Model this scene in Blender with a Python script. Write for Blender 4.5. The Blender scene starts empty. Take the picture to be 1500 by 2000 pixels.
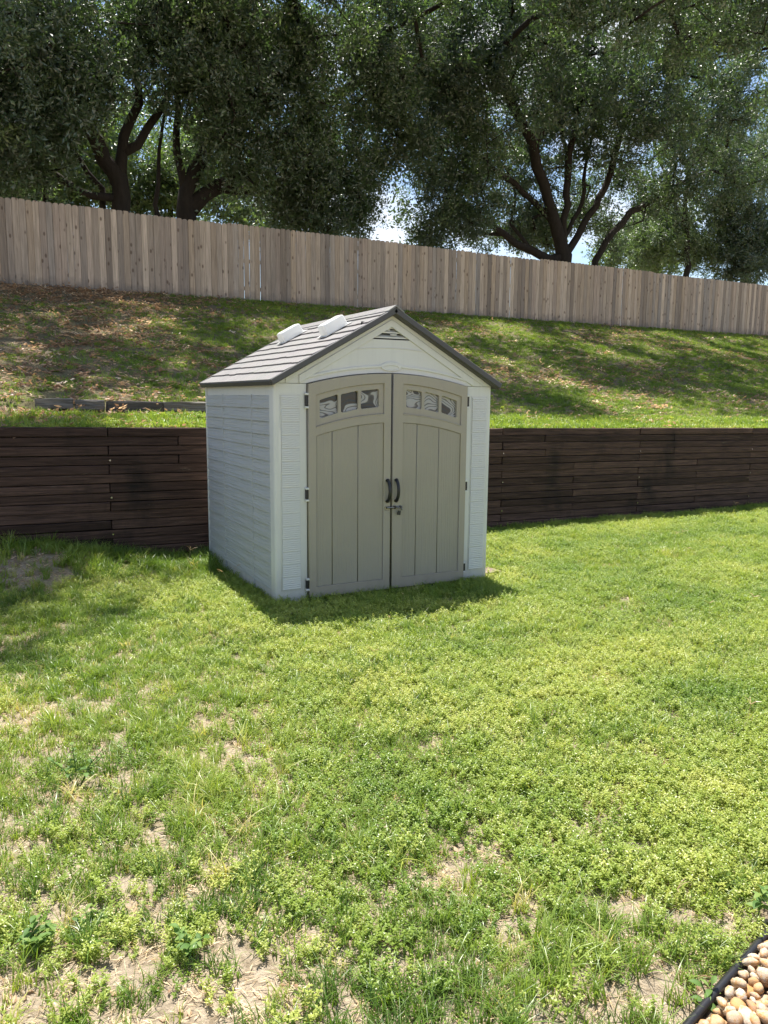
import bpy, bmesh, math, random
import numpy as np
from mathutils import Vector, Matrix

random.seed(7)
rng = np.random.default_rng(11)
scene = bpy.context.scene
COL = scene.collection

# ------------------------------------------------------------------ camera
# world axes: X along the shed front (to the right), Y uphill, Z up; origin = shed front left bottom corner
YAW, PITCH, ROLL = 0.4863, -0.1457, 0.0088
CAM = np.array([-2.101, -5.8611, 1.6818])
FPX = 1505.7            # focal length in pixels of the 1500 x 2000 photograph
fw = np.array([math.sin(YAW) * math.cos(PITCH), math.cos(YAW) * math.cos(PITCH), math.sin(PITCH)])
rt = np.array([math.cos(YAW), -math.sin(YAW), 0.0])
up = np.cross(rt, fw)
rt, up = rt * math.cos(ROLL) + up * math.sin(ROLL), -rt * math.sin(ROLL) + up * math.cos(ROLL)
cam = bpy.data.objects.new('camera', bpy.data.cameras.new('camera'))
COL.objects.link(cam)
cam.matrix_world = Matrix(((rt[0], up[0], -fw[0], CAM[0]), (rt[1], up[1], -fw[1], CAM[1]),
                           (rt[2], up[2], -fw[2], CAM[2]), (0, 0, 0, 1)))
cam.data.sensor_fit = 'HORIZONTAL'
cam.data.sensor_width = 36.0
cam.data.lens = FPX / 1500 * 36.0
cam.data.clip_start = 0.05
cam.data.clip_end = 3000
scene.camera = cam

# ------------------------------------------------------------------ sky, sun, exposure
SUN_DIR = Vector((0.10, 0.34, 1.0)).normalized()      # towards the sun (from the shed's shadow)
w = bpy.data.worlds.new('World')
scene.world = w
w.use_nodes = True
nt = w.node_tree
nt.nodes.clear()
n_out = nt.nodes.new('ShaderNodeOutputWorld')
n_bg = nt.nodes.new('ShaderNodeBackground')
n_sky = nt.nodes.new('ShaderNodeTexSky')
n_sky.sky_type = 'NISHITA'
n_sky.sun_disc = False
n_sky.sun_elevation = math.asin(SUN_DIR.z)
n_sky.sun_rotation = math.atan2(SUN_DIR.x, SUN_DIR.y)
n_sky.air_density = 1.0
n_sky.dust_density = 0.5
n_geo = nt.nodes.new('ShaderNodeTexCoord')
n_map = nt.nodes.new('ShaderNodeMapping')
n_map.inputs['Scale'].default_value = (1.0, 1.0, 2.6)
n_noise = nt.nodes.new('ShaderNodeTexNoise')
n_noise.inputs['Scale'].default_value = 3.4
n_noise.inputs['Detail'].default_value = 7
n_noise.inputs['Roughness'].default_value = 0.56
n_ramp = nt.nodes.new('ShaderNodeValToRGB')
n_ramp.color_ramp.elements[0].position = 0.50
n_ramp.color_ramp.elements[1].position = 0.66
n_mix = nt.nodes.new('ShaderNodeMix')
n_mix.data_type = 'RGBA'
n_mix.inputs[7].default_value = (6.2, 6.3, 6.6, 1)     # sunlit cloud, in the sky's own units
L = nt.links.new
L(n_geo.outputs['Generated'], n_map.inputs['Vector'])
L(n_map.outputs['Vector'], n_noise.inputs['Vector'])
L(n_noise.outputs['Fac'], n_ramp.inputs['Fac'])
L(n_ramp.outputs['Color'], n_mix.inputs[0])
L(n_sky.outputs['Color'], n_mix.inputs[6])
L(n_mix.outputs[2], n_bg.inputs['Color'])
n_bg.inputs['Strength'].default_value = 0.09
L(n_bg.outputs['Background'], n_out.inputs['Surface'])

sun = bpy.data.objects.new('sun', bpy.data.lights.new('sun', 'SUN'))
COL.objects.link(sun)
sun.data.energy = 5.0
sun.data.angle = math.radians(0.55)
sun.data.color = (1.0, 0.955, 0.88)
sun.rotation_euler = (-SUN_DIR).to_track_quat('-Z', 'Y').to_euler()
sun.location = (0, 0, 30)

vs = scene.view_settings
vs.view_transform = 'Standard'
vs.look = 'None'
vs.gamma = 1
vs.use_curve_mapping = False
vs.exposure = 1.15
cy = scene.cycles
cy.max_bounces = 6
cy.diffuse_bounces = 3
cy.glossy_bounces = 3
cy.transmission_bounces = 6
cy.transparent_max_bounces = 8
cy.sample_clamp_indirect = 6
cy.use_denoising = True
cy.use_adaptive_sampling = True
cy.adaptive_threshold = 0.015

# ------------------------------------------------------------------ helpers
def ray(px, py):
    return rt * ((px - 750) / FPX) + up * ((1000 - py) / FPX) + fw
def at(px, py, Y):
    """point on the vertical plane at distance Y that shows at this photo pixel"""
    d = ray(px, py)
    return CAM + d * ((Y - CAM[1]) / d[1])
def on_ground(px, py, z=0.0):
    d = ray(px, py)
    return CAM + d * ((z - CAM[2]) / d[2])

def vnoise(x, y, seed=0):
    x = np.asarray(x, float); y = np.asarray(y, float)
    xi = np.floor(x).astype(np.int64); yi = np.floor(y).astype(np.int64)
    xf = x - xi; yf = y - yi
    def h(a, b):
        n = (a * 374761393 + b * 668265263 + seed * 2147483647) & 0xffffffff
        n = ((n ^ (n >> 13)) * 1274126177) & 0xffffffff
        return ((n ^ (n >> 16)) & 0xffff) / 65535.0
    u = xf * xf * (3 - 2 * xf); v = yf * yf * (3 - 2 * yf)
    return (h(xi, yi) * (1 - u) + h(xi + 1, yi) * u) * (1 - v) + (h(xi, yi + 1) * (1 - u) + h(xi + 1, yi + 1) * u) * v
def fbm(x, y, seed=0, oct=4):
    s = 0; a = 0.5; t = 0
    for i in range(oct):
        s = s + a * vnoise(np.asarray(x) * 2 ** i + 17.3 * i, np.asarray(y) * 2 ** i - 9.1 * i, seed + i); t += a; a *= 0.5
    return s / t
def smooth(t):
    t = np.clip(t, 0, 1)
    return t * t * (3 - 2 * t)

def lawn_z(x, y):
    x = np.asarray(x, float); y = np.asarray(y, float)
    m = 0.25 * smooth((-0.25 - x) / 1.5) * smooth((y - 0.9) / 1.3) * smooth((x + 14) / 6)
    n = 0.045 * (fbm(x * 0.9, y * 0.9, 5) - 0.5)
    near = smooth((np.hypot(x - 1.05, y - 1.0) - 1.3) / 1.2)
    return m + n * near - 0.012
def wall_top(x):
    return 1.385 - 0.0105 * (np.asarray(x, float) + 1.9)
def hill_z(x, y):
    x = np.asarray(x, float); y = np.asarray(y, float)
    z0 = wall_top(np.clip(x, -8, 20)) - 0.035
    strip = 0.15 * smooth((y - 2.4) / 1.7) * 1.0
    step = 0.09 * smooth((y - 4.02) / 0.08) * smooth((1.6 - x) / 0.5)
    run = np.clip((y - 4.0) / 9.6, 0, 1)
    up_ = (4.14 - z0 - 0.15 - 0.09 * smooth((1.6 - x) / 0.5)) * (run * 0.9 + 0.1 * smooth(run))
    beyond = 0.25 * smooth((y - 13.6) / 8)
    n = (0.16 * (fbm(x * 0.45, y * 0.45, 21) - 0.5) + .07 * (fbm(x * 1.6, y * 1.6, 25) - .5)) * smooth((y - 4.4) / 2) * smooth((13.4 - y) / 1.5)
    return z0 + strip + step + up_ + beyond + n

def link(o, parent=None):
    COL.objects.link(o)
    if parent is not None:
        o.parent = parent
    return o
def tag(o, label=None, cat=None, group=None, kind=None):
    if label: o['label'] = label
    if cat: o['category'] = cat
    if group: o['group'] = group
    if kind: o['kind'] = kind
    return o
def empty(name, loc=(0, 0, 0), rz=0.0):
    o = bpy.data.objects.new(name, None)
    o.empty_display_size = 0.1
    o.location = loc
    o.rotation_euler = (0, 0, rz)
    return link(o)
def mesh_obj(name, verts, faces, mat, parent=None, smooth_shade=False, linked=True):
    me = bpy.data.meshes.new(name)
    me.from_pydata([tuple(v) for v in verts], [], [tuple(f) for f in faces])
    me.update()
    if mat: me.materials.append(mat)
    if smooth_shade:
        me.polygons.foreach_set('use_smooth', [True] * len(me.polygons))
    o = bpy.data.objects.new(name, me)
    if linked: link(o, parent)
    return o
def bm_obj(name, bm, mat, parent=None, smooth_shade=False, linked=True):
    me = bpy.data.meshes.new(name)
    bm.normal_update()
    bm.to_mesh(me); bm.free()
    if mat: me.materials.append(mat)
    if smooth_shade:
        me.polygons.foreach_set('use_smooth', [True] * len(me.polygons))
    o = bpy.data.objects.new(name, me)
    if linked: link(o, parent)
    return o
def bm_box(bm, x0, x1, y0, y1, z0, z1, bev=0.0, seg=1):
    r = bmesh.ops.create_cube(bm, size=1)
    vs_ = r['verts']
    for v in vs_:
        v.co = Vector((x0 + (v.co.x + .5) * (x1 - x0), y0 + (v.co.y + .5) * (y1 - y0), z0 + (v.co.z + .5) * (z1 - z0)))
    if bev > 0:
        es = list({e for v in vs_ for e in v.link_edges})
        bmesh.ops.bevel(bm, geom=es, offset=bev, segments=seg, profile=0.5, affect='EDGES')
def box(name, x0, x1, y0, y1, z0, z1, mat, parent=None, bev=0.0, seg=1):
    bm = bmesh.new()
    bm_box(bm, x0, x1, y0, y1, z0, z1, bev, seg)
    return bm_obj(name, bm, mat, parent)
def tube_into(V, Fc, pts, rad, sides):
    pts = [np.asarray(p, float) for p in pts]
    base = len(V)
    n = len(pts)
    prev_u = None
    for i in range(n):
        d = pts[min(i + 1, n - 1)] - pts[max(i - 1, 0)]
        d = d / (np.linalg.norm(d) + 1e-9)
        if prev_u is None:
            a = np.array([0, 0, 1.0]) if abs(d[2]) < 0.9 else np.array([1.0, 0, 0])
            u = np.cross(d, a)
        else:
            u = prev_u - d * np.dot(prev_u, d)
        u = u / (np.linalg.norm(u) + 1e-9)
        prev_u = u
        v = np.cross(d, u)
        for k in range(sides):
            a = 2 * math.pi * k / sides
            V.append(pts[i] + rad[i] * (math.cos(a) * u + math.sin(a) * v))
    for i in range(n - 1):
        for k in range(sides):
            a = base + i * sides + k; b = base + i * sides + (k + 1) % sides
            Fc.append((a, b, b + sides, a + sides))
    Fc.append(tuple(base + k for k in reversed(range(sides))))
    Fc.append(tuple(base + (n - 1) * sides + k for k in range(sides)))
def plate(name, loops, y_front, y_back, mat, parent=None, bev=0.0, res=1):
    """2D outline with holes in the x-z plane, extruded from y_back to y_front (front faces -Y)"""
    cu = bpy.data.curves.new(name, 'CURVE')
    cu.dimensions = '2D'
    cu.fill_mode = 'BOTH'
    for lp in loops:
        sp = cu.splines.new('POLY')
        sp.points.add(len(lp) - 1)
        for p, q in zip(sp.points, lp):
            p.co = (q[0], q[1], 0, 1)
        sp.use_cyclic_u = True
    th = (y_back - y_front) / 2
    cu.extrude = th - bev
    cu.bevel_depth = bev
    cu.bevel_resolution = res
    cu.offset = -bev
    tmp = bpy.data.objects.new('tmp', cu)
    COL.objects.link(tmp)
    bpy.context.view_layer.update()
    dg = bpy.context.evaluated_depsgraph_get()
    me = bpy.data.meshes.new_from_object(tmp.evaluated_get(dg))
    bpy.data.objects.remove(tmp)
    yc = (y_front + y_back) / 2
    co = np.empty(len(me.vertices) * 3); me.vertices.foreach_get('co', co); co = co.reshape(-1, 3)
    new = np.stack([co[:, 0], yc - co[:, 2], co[:, 1]], 1)
    me.vertices.foreach_set('co', new.ravel()); me.update()
    me.materials.clear(); me.materials.append(mat)
    me.name = name
    return link(bpy.data.objects.new(name, me), parent)

# ------------------------------------------------------------------ materials
def mat_new(name):
    m = bpy.data.materials.new(name)
    m.use_nodes = True
    m.node_tree.nodes.clear()
    return m, m.node_tree.nodes, m.node_tree.links.new
def ramp_node(N, stops):
    r = N.new('ShaderNodeValToRGB')
    cr = r.color_ramp
    while len(cr.elements) < len(stops): cr.elements.new(0.5)
    for e, (p, c) in zip(cr.elements, stops):
        e.position = p; e.color = (*c, 1)
    return r
def noise_node(N, Lk, scale, detail=4, rough=0.55, coord=None, mscale=(1, 1, 1), dist=0.0):
    mp = N.new('ShaderNodeMapping'); mp.inputs['Scale'].default_value = mscale
    Lk(coord, mp.inputs['Vector'])
    n = N.new('ShaderNodeTexNoise')
    n.inputs['Scale'].default_value = scale; n.inputs['Detail'].default_value = detail
    n.inputs['Roughness'].default_value = rough; n.inputs['Distortion'].default_value = dist
    Lk(mp.outputs['Vector'], n.inputs['Vector'])
    return n
def mixrgb(N, Lk, fac, a, b, mode='MIX'):
    m = N.new('ShaderNodeMix'); m.data_type = 'RGBA'; m.blend_type = mode
    for sock, v in ((m.inputs[0], fac), (m.inputs[6], a), (m.inputs[7], b)):
        if hasattr(v, 'links') or hasattr(v, 'is_linked'): Lk(v, sock)
        elif isinstance(v, (int, float)): sock.default_value = v
        else: sock.default_value = (*v, 1)
    return m.outputs[2]
def finish(N, Lk, color, rough=0.6, bump=None, bstr=0.2, bdist=0.01, spec=0.4, metal=0.0, extra=None):
    p = N.new('ShaderNodeBsdfPrincipled')
    o = N.new('ShaderNodeOutputMaterial')
    if hasattr(color, 'is_linked'): Lk(color, p.inputs['Base Color'])
    else: p.inputs['Base Color'].default_value = (*color, 1)
    if hasattr(rough, 'is_linked'): Lk(rough, p.inputs['Roughness'])
    else: p.inputs['Roughness'].default_value = rough
    p.inputs['Specular IOR Level'].default_value = spec
    p.inputs['Metallic'].default_value = metal
    if bump is not None:
        b = N.new('ShaderNodeBump'); b.inputs['Strength'].default_value = bstr; b.inputs['Distance'].default_value = bdist
        Lk(bump, b.inputs['Height']); Lk(b.outputs['Normal'], p.inputs['Normal'])
    Lk(p.outputs['BSDF'], o.inputs['Surface'])
    return p

def m_plain(name, col, rough=0.5, metal=0.0, nscale=20, amp=0.12, spec=0.4):
    m, N, Lk = mat_new(name)
    tc = N.new('ShaderNodeTexCoord').outputs['Object']
    n = noise_node(N, Lk, nscale, 3, 0.5, tc)
    c = mixrgb(N, Lk, n.outputs['Fac'], tuple(x * (1 - amp) for x in col), tuple(min(1, x * (1 + amp)) for x in col))
    finish(N, Lk, c, rough, n.outputs['Fac'], 0.08, 0.004, spec, metal)
    return m
def m_grain_plastic(name, col, mscale, strength, dirt=True):
    """moulded resin with an embossed wood grain running along the stretched axis"""
    m, N, Lk = mat_new(name)
    tc = N.new('ShaderNodeTexCoord').outputs['Object']
    g = noise_node(N, Lk, 1.0, 3, 0.6, tc, mscale, 0.4)
    gr = ramp_node(N, [(0.38, (0, 0, 0)), (0.62, (1, 1, 1))]); Lk(g.outputs['Fac'], gr.inputs['Fac'])
    big = noise_node(N, Lk, 2.2, 4, 0.6, tc)
    c = mixrgb(N, Lk, big.outputs['Fac'], tuple(x * 0.90 for x in col), tuple(x * 1.06 for x in col))
    stk = noise_node(N, Lk, 1.0, 4, 0.7, tc, (22, 22, 0.9))
    sr_ = ramp_node(N, [(0.50, (0, 0, 0)), (0.80, (0.24, 0.24, 0.24))]); Lk(stk.outputs['Fac'], sr_.inputs['Fac'])
    if dirt: c = mixrgb(N, Lk, sr_.outputs['Color'], c, tuple(x * 0.62 for x in col))
    if dirt:   # splash dirt near the ground
        sx = N.new('ShaderNodeSeparateXYZ'); Lk(tc, sx.inputs[0])
        mr = N.new('ShaderNodeMapRange'); mr.inputs[1].default_value = 0.0; mr.inputs[2].default_value = 0.34
        mr.inputs[3].default_value = 0.8; mr.inputs[4].default_value = 0.0
        Lk(sx.outputs['Z'], mr.inputs[0])
        sp = noise_node(N, Lk, 14, 4, 0.7, tc)
        mu = N.new('ShaderNodeMath'); mu.operation = 'MULTIPLY'; Lk(mr.outputs[0], mu.inputs[0]); Lk(sp.outputs['Fac'], mu.inputs[1])
        c = mixrgb(N, Lk, mu.outputs[0], c, (0.27, 0.22, 0.17))
    finish(N, Lk, c, 0.5, gr.outputs['Color'], strength, 0.004, 0.35)
    return m

WALLC = (0.63, 0.63, 0.60)
DOORC = (0.345, 0.312, 0.25)
M = {}
M['resin'] = m_grain_plastic('grey_resin', WALLC, (30, 30, 30), 0.05)
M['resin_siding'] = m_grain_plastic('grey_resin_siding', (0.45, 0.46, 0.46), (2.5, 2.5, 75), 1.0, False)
M['resin_louver'] = m_grain_plastic('grey_resin_louver', (0.66, 0.66, 0.63), (5, 5, 85), 0.35, False)
M['door_resin'] = m_grain_plastic('tan_resin', DOORC, (40, 40, 40), 0.06)
M['door_plank'] = m_grain_plastic('tan_resin_grain', (0.33, 0.30, 0.24), (120, 120, 2.2), 0.5, False)
M['black_plastic'] = m_plain('black_plastic', (0.018, 0.018, 0.02), 0.38, 0, 30)
M['dark_trim'] = m_plain('charcoal_roof_trim', (0.075, 0.073, 0.075), 0.55, 0, 12)
M['dark_void'] = m_plain('dark_recess', (0.02, 0.02, 0.022), 0.8)
M['steel'] = m_plain('dark_steel', (0.22, 0.22, 0.23), 0.25, 1.0, 40)
M['hinge_plate'] = m_plain('tan_steel', (0.30, 0.28, 0.23), 0.4, 0.2, 40)

def m_shingle():
    m, N, Lk = mat_new('grey_shingle')
    tc = N.new('ShaderNodeTexCoord').outputs['Object']
    info = N.new('ShaderNodeObjectInfo')
    a = noise_node(N, Lk, 3.5, 5, 0.65, tc, (1.0, 3.5, 1.0))
    b = noise_node(N, Lk, 160, 2, 0.7, tc)
    streak = noise_node(N, Lk, 1.0, 3, 0.6, tc, (3, 26, 3))
    c = mixrgb(N, Lk, a.outputs['Fac'], (0.15, 0.135, 0.125), (0.27, 0.245, 0.23))
    c = mixrgb(N, Lk, 0.35, c, streak.outputs['Color'], 'OVERLAY')
    hsv = N.new('ShaderNodeHueSaturation'); hsv.inputs['Saturation'].default_value = 0.45
    Lk(c, hsv.inputs['Color'])
    mx = N.new('ShaderNodeMath'); mx.operation = 'ADD'; Lk(b.outputs['Fac'], mx.inputs[0]); Lk(streak.outputs['Fac'], mx.inputs[1])
    finish(N, Lk, hsv.outputs['Color'], 0.75, mx.outputs[0], 0.5, 0.006, 0.3)
    return m
M['shingle'] = m_shingle()

def m_translucent_white():
    m, N, Lk = mat_new('milky_plastic')
    p = N.new('ShaderNodeBsdfPrincipled'); o = N.new('ShaderNodeOutputMaterial')
    p.inputs['Base Color'].default_value = (0.82, 0.82, 0.80, 1); p.inputs['Roughness'].default_value = 0.35
    t = N.new('ShaderNodeBsdfTranslucent'); t.inputs['Color'].default_value = (0.85, 0.85, 0.83, 1)
    mx = N.new('ShaderNodeMixShader'); mx.inputs[0].default_value = 0.4
    Lk(p.outputs[0], mx.inputs[1]); Lk(t.outputs[0], mx.inputs[2]); Lk(mx.outputs[0], o.inputs['Surface'])
    return m
M['milky'] = m_translucent_white()

def m_pane():
    """moulded transom pane: wavy relief lines printed light and dark"""
    m, N, Lk = mat_new('wavy_transom_pane')
    tc = N.new('ShaderNodeTexCoord').outputs['Object']
    info = N.new('ShaderNodeObjectInfo')
    ad = N.new('ShaderNodeVectorMath'); ad.operation = 'ADD'
    cmb = N.new('ShaderNodeCombineXYZ')
    mu = N.new('ShaderNodeMath'); mu.operation = 'MULTIPLY'; mu.inputs[1].default_value = 9.0
    Lk(info.outputs['Random'], mu.inputs[0]); Lk(mu.outputs[0], cmb.inputs[1])
    Lk(tc, ad.inputs[0]); Lk(cmb.outputs[0], ad.inputs[1])
    n = noise_node(N, Lk, 4.2, 1.0, 0.4, ad.outputs[0], (1, 1, 1.35), 0.5)
    mul = N.new('ShaderNodeMath'); mul.operation = 'MULTIPLY'; mul.inputs[1].default_value = 120.0
    Lk(n.outputs['Fac'], mul.inputs[0])
    sn = N.new('ShaderNodeMath'); sn.operation = 'SINE'; Lk(mul.outputs[0], sn.inputs[0])
    rp = ramp_node(N, [(0.05, (0.08, 0.08, 0.08)), (0.32, (0.33, 0.33, 0.325))])
    mr = N.new('ShaderNodeMapRange'); mr.inputs[1].default_value = -1; mr.inputs[2].default_value = 1
    Lk(sn.outputs[0], mr.inputs[0]); Lk(mr.outputs[0], rp.inputs['Fac'])
    dk = ramp_node(N, [(0.40, (0, 0, 0)), (0.415, (1, 1, 1))]); Lk(n.outputs['Fac'], dk.inputs['Fac'])
    c = mixrgb(N, Lk, dk.outputs['Color'], (0.03, 0.03, 0.03), rp.outputs['Color'])
    finish(N, Lk, c, 0.22, mr.outputs[0], 0.25, 0.003, 0.5)
    return m
M['pane'] = m_pane()

def m_timber(name, c1, c2, stain, rough=0.85, lichen=None):
    m, N, Lk = mat_new(name)
    tc = N.new('ShaderNodeTexCoord').outputs['Object']
    geo = N.new('ShaderNodeNewGeometry').outputs['Position']
    info = N.new('ShaderNodeObjectInfo')
    off = N.new('ShaderNodeVectorMath'); off.operation = 'ADD'
    cmb = N.new('ShaderNodeCombineXYZ'); mu = N.new('ShaderNodeMath'); mu.operation = 'MULTIPLY'; mu.inputs[1].default_value = 37
    Lk(info.outputs['Random'], mu.inputs[0]); Lk(mu.outputs[0], cmb.inputs[0]); Lk(mu.outputs[0], cmb.inputs[2])
    Lk(tc, off.inputs[0]); Lk(cmb.outputs[0], off.inputs[1])
    g = noise_node(N, Lk, 1.0, 5, 0.7, off.outputs[0], (2.2, 40, 55), 0.3)
    s = noise_node(N, Lk, 1.3, 5, 0.65, geo, (1, 1, 0.55))
    gc = ramp_node(N, [(0.34, (0, 0, 0)), (0.68, (1, 1, 1))]); Lk(g.outputs['Fac'], gc.inputs['Fac'])
    c = mixrgb(N, Lk, gc.outputs['Color'], c1, c2)
    # tone of each piece
    tone = N.new('ShaderNodeMapRange'); tone.inputs[3].default_value = 0.6; tone.inputs[4].default_value = 1.3
    Lk(info.outputs['Random'], tone.inputs[0])
    hsv = N.new('ShaderNodeHueSaturation'); Lk(tone.outputs[0], hsv.inputs['Value']); Lk(c, hsv.inputs['Color'])
    sr = ramp_node(N, [(0.56, (0, 0, 0)), (0.72, (1, 1, 1))]); Lk(s.outputs['Fac'], sr.inputs['Fac'])
    c = mixrgb(N, Lk, sr.outputs['Color'], hsv.outputs['Color'], stain)
    # pale chips and scuffs along the grain
    ch = noise_node(N, Lk, 1.0, 4, 0.75, off.outputs[0], (3.0, 60, 34), 0.5)
    cr = ramp_node(N, [(0.64, (0, 0, 0)), (0.74, (1, 1, 1))]); Lk(ch.outputs['Fac'], cr.inputs['Fac'])
    fm = N.new('ShaderNodeMath'); fm.operation = 'MULTIPLY'; fm.inputs[1].default_value = 0.45; Lk(cr.outputs['Color'], fm.inputs[0])
    c = mixrgb(N, Lk, fm.outputs[0], c, lichen or (0.30, 0.24, 0.18))
    finish(N, Lk, c, rough, g.outputs['Fac'], 0.7, 0.012, 0.2)
    return m
M['timber'] = m_timber('stained_timber', (0.028, 0.017, 0.0135), (0.125, 0.074, 0.056), (0.016, 0.014, 0.012))
M['old_timber'] = m_timber('weathered_timber', (0.07, 0.065, 0.06), (0.22, 0.20, 0.17), (0.035, 0.034, 0.03), 0.9, (0.45, 0.45, 0.40))

def m_picket():
    m, N, Lk = mat_new('pine_picket')
    tc = N.new('ShaderNodeTexCoord').outputs['Object']
    info = N.new('ShaderNodeObjectInfo')
    off = N.new('ShaderNodeVectorMath'); off.operation = 'ADD'
    cmb = N.new('ShaderNodeCombineXYZ'); mu = N.new('ShaderNodeMath'); mu.operation = 'MULTIPLY'; mu.inputs[1].default_value = 91
    Lk(info.outputs['Random'], mu.inputs[0]); Lk(mu.outputs[0], cmb.inputs[0]); Lk(mu.outputs[0], cmb.inputs[2])
    Lk(tc, off.inputs[0]); Lk(cmb.outputs[0], off.inputs[1])
    v = off.outputs[0]
    g = noise_node(N, Lk, 1.0, 4, 0.6, v, (42, 42, 1.6), 0.8)
    base = ramp_node(N, [(0.0, (0.25, 0.205, 0.17)), (0.14, (0.52, 0.405, 0.30)), (0.28, (0.36, 0.30, 0.25)), (0.42, (0.58, 0.465, 0.36)), (0.55, (0.28, 0.235, 0.20)),
                         (0.68, (0.48, 0.38, 0.305)), (0.84, (0.64, 0.52, 0.41)), (1.0, (0.33, 0.29, 0.26))])
    Lk(info.outputs['Random'], base.inputs['Fac'])
    gr = ramp_node(N, [(0.3, (0.62, 0.60, 0.58)), (0.7, (1.12, 1.1, 1.08))]); Lk(g.outputs['Fac'], gr.inputs['Fac'])
    c = mixrgb(N, Lk, 1.0, base.outputs['Color'], gr.outputs['Color'], 'MULTIPLY')
    # knots
    mp = N.new('ShaderNodeMapping'); mp.inputs['Scale'].default_value = (6.5, 6.5, 3.4); Lk(v, mp.inputs['Vector'])
    vo = N.new('ShaderNodeTexVoronoi'); vo.inputs['Scale'].default_value = 1.0; Lk(mp.outputs['Vector'], vo.inputs['Vector'])
    kr = ramp_node(N, [(0.10, (1, 1, 1)), (0.20, (0, 0, 0))]); Lk(vo.outputs['Distance'], kr.inputs['Fac'])
    kf = N.new('ShaderNodeMath'); kf.operation = 'MULTIPLY'; kf.inputs[1].default_value = 0.75; Lk(kr.outputs['Color'], kf.inputs[0])
    c = mixrgb(N, Lk, kf.outputs[0], c, (0.10, 0.06, 0.04))
    # grey soil staining at the foot
    sx = N.new('ShaderNodeSeparateXYZ'); Lk(tc, sx.inputs[0])
    st = noise_node(N, Lk, 5, 3, 0.6, v)
    ad = N.new('ShaderNodeMath'); ad.operation = 'MULTIPLY_ADD'; ad.inputs[1].default_value = 0.55; ad.inputs[2].default_value = -0.12
    Lk(st.outputs['Fac'], ad.inputs[0])
    sb = N.new('ShaderNodeMath'); sb.operation = 'SUBTRACT'; Lk(ad.outputs[0], sb.inputs[0]); Lk(sx.outputs['Z'], sb.inputs[1])
    sr = N.new('ShaderNodeMapRange'); sr.inputs[1].default_value = -0.12; sr.inputs[2].default_value = 0.16; sr.inputs[4].default_value = 0.7
    Lk(sb.outputs[0], sr.inputs[0])
    c = mixrgb(N, Lk, sr.outputs[0], c, (0.15, 0.13, 0.12))
    finish(N, Lk, c, 0.85, g.outputs['Fac'], 0.3, 0.004, 0.2)
    return m
M['picket'] = m_picket()

def m_soil(name, c1, c2, c3, scale=1.0):
    m, N, Lk = mat_new(name)
    g = N.new('ShaderNodeNewGeometry').outputs['Position']
    a = noise_node(N, Lk, 0.9 * scale, 5, 0.6, g)
    b = noise_node(N, Lk, 26, 6, 0.75, g)
    f = noise_node(N, Lk, 120, 3, 0.7, g)
    ar = ramp_node(N, [(0.38, (0, 0, 0)), (0.62, (1, 1, 1))]); Lk(a.outputs['Fac'], ar.inputs['Fac'])
    c = mixrgb(N, Lk, ar.outputs['Color'], c1, c2)
    br = ramp_node(N, [(0.45, (0, 0, 0)), (0.62, (1, 1, 1))]); Lk(b.outputs['Fac'], br.inputs['Fac'])
    c = mixrgb(N, Lk, br.outputs['Color'], c, c3)
    ad = N.new('ShaderNodeMath'); ad.operation = 'ADD'; Lk(b.outputs['Fac'], ad.inputs[0]); Lk(f.outputs['Fac'], ad.inputs[1])
    finish(N, Lk, c, 0.95, ad.outputs[0], 0.9, 0.02, 0.1)
    return m
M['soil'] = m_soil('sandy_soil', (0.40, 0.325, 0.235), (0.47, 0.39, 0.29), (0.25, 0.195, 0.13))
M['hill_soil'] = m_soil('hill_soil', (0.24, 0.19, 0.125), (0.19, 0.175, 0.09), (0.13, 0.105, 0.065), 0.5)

def m_leaf(name, stops, trans_gain=(1.0, 1.0, 0.45), tfac=0.45, gloss=0.03, grough=0.35):
    """leaf or blade: colour per instance from its tint attribute; light passes through it"""
    m, N, Lk = mat_new(name)
    at_ = N.new('ShaderNodeAttribute'); at_.attribute_type = 'INSTANCER'; at_.attribute_name = 'tint'
    rp = ramp_node(N, stops); Lk(at_.outputs['Fac'], rp.inputs['Fac'])
    d = N.new('ShaderNodeBsdfDiffuse'); Lk(rp.outputs['Color'], d.inputs['Color'])
    t = N.new('ShaderNodeBsdfTranslucent')
    tc = mixrgb(N, Lk, 1.0, rp.outputs['Color'], trans_gain, 'MULTIPLY'); Lk(tc, t.inputs['Color'])
    mx = N.new('ShaderNodeAddShader')      # reflectance plus transmittance, together well below 1
    Lk(d.outputs[0], mx.inputs[0]); Lk(t.outputs[0], mx.inputs[1])
    gl = N.new('ShaderNodeBsdfGlossy'); gl.inputs['Roughness'].default_value = grough
    m2 = N.new('ShaderNodeMixShader'); m2.inputs[0].default_value = gloss
    Lk(mx.outputs[0], m2.inputs[1]); Lk(gl.outputs[0], m2.inputs[2])
    o = N.new('ShaderNodeOutputMaterial'); Lk(m2.outputs[0], o.inputs['Surface'])
    return m
M['blade'] = m_leaf('lawn_blade', [(0.0, (0.055, 0.10, 0.018)), (0.45, (0.118, 0.172, 0.03)), (0.8, (0.20, 0.23, 0.052)), (1.0, (0.36, 0.30, 0.15))])
M['clover'] = m_leaf('small_weed_leaf', [(0.0, (0.085, 0.14, 0.022)), (0.5, (0.165, 0.21, 0.04)), (1.0, (0.26, 0.275, 0.075))])
M['straw'] = m_leaf('dry_straw', [(0.0, (0.20, 0.14, 0.08)), (0.6, (0.40, 0.31, 0.19)), (1.0, (0.52, 0.43, 0.30))], (1, 1, 1), 0.25)
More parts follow.
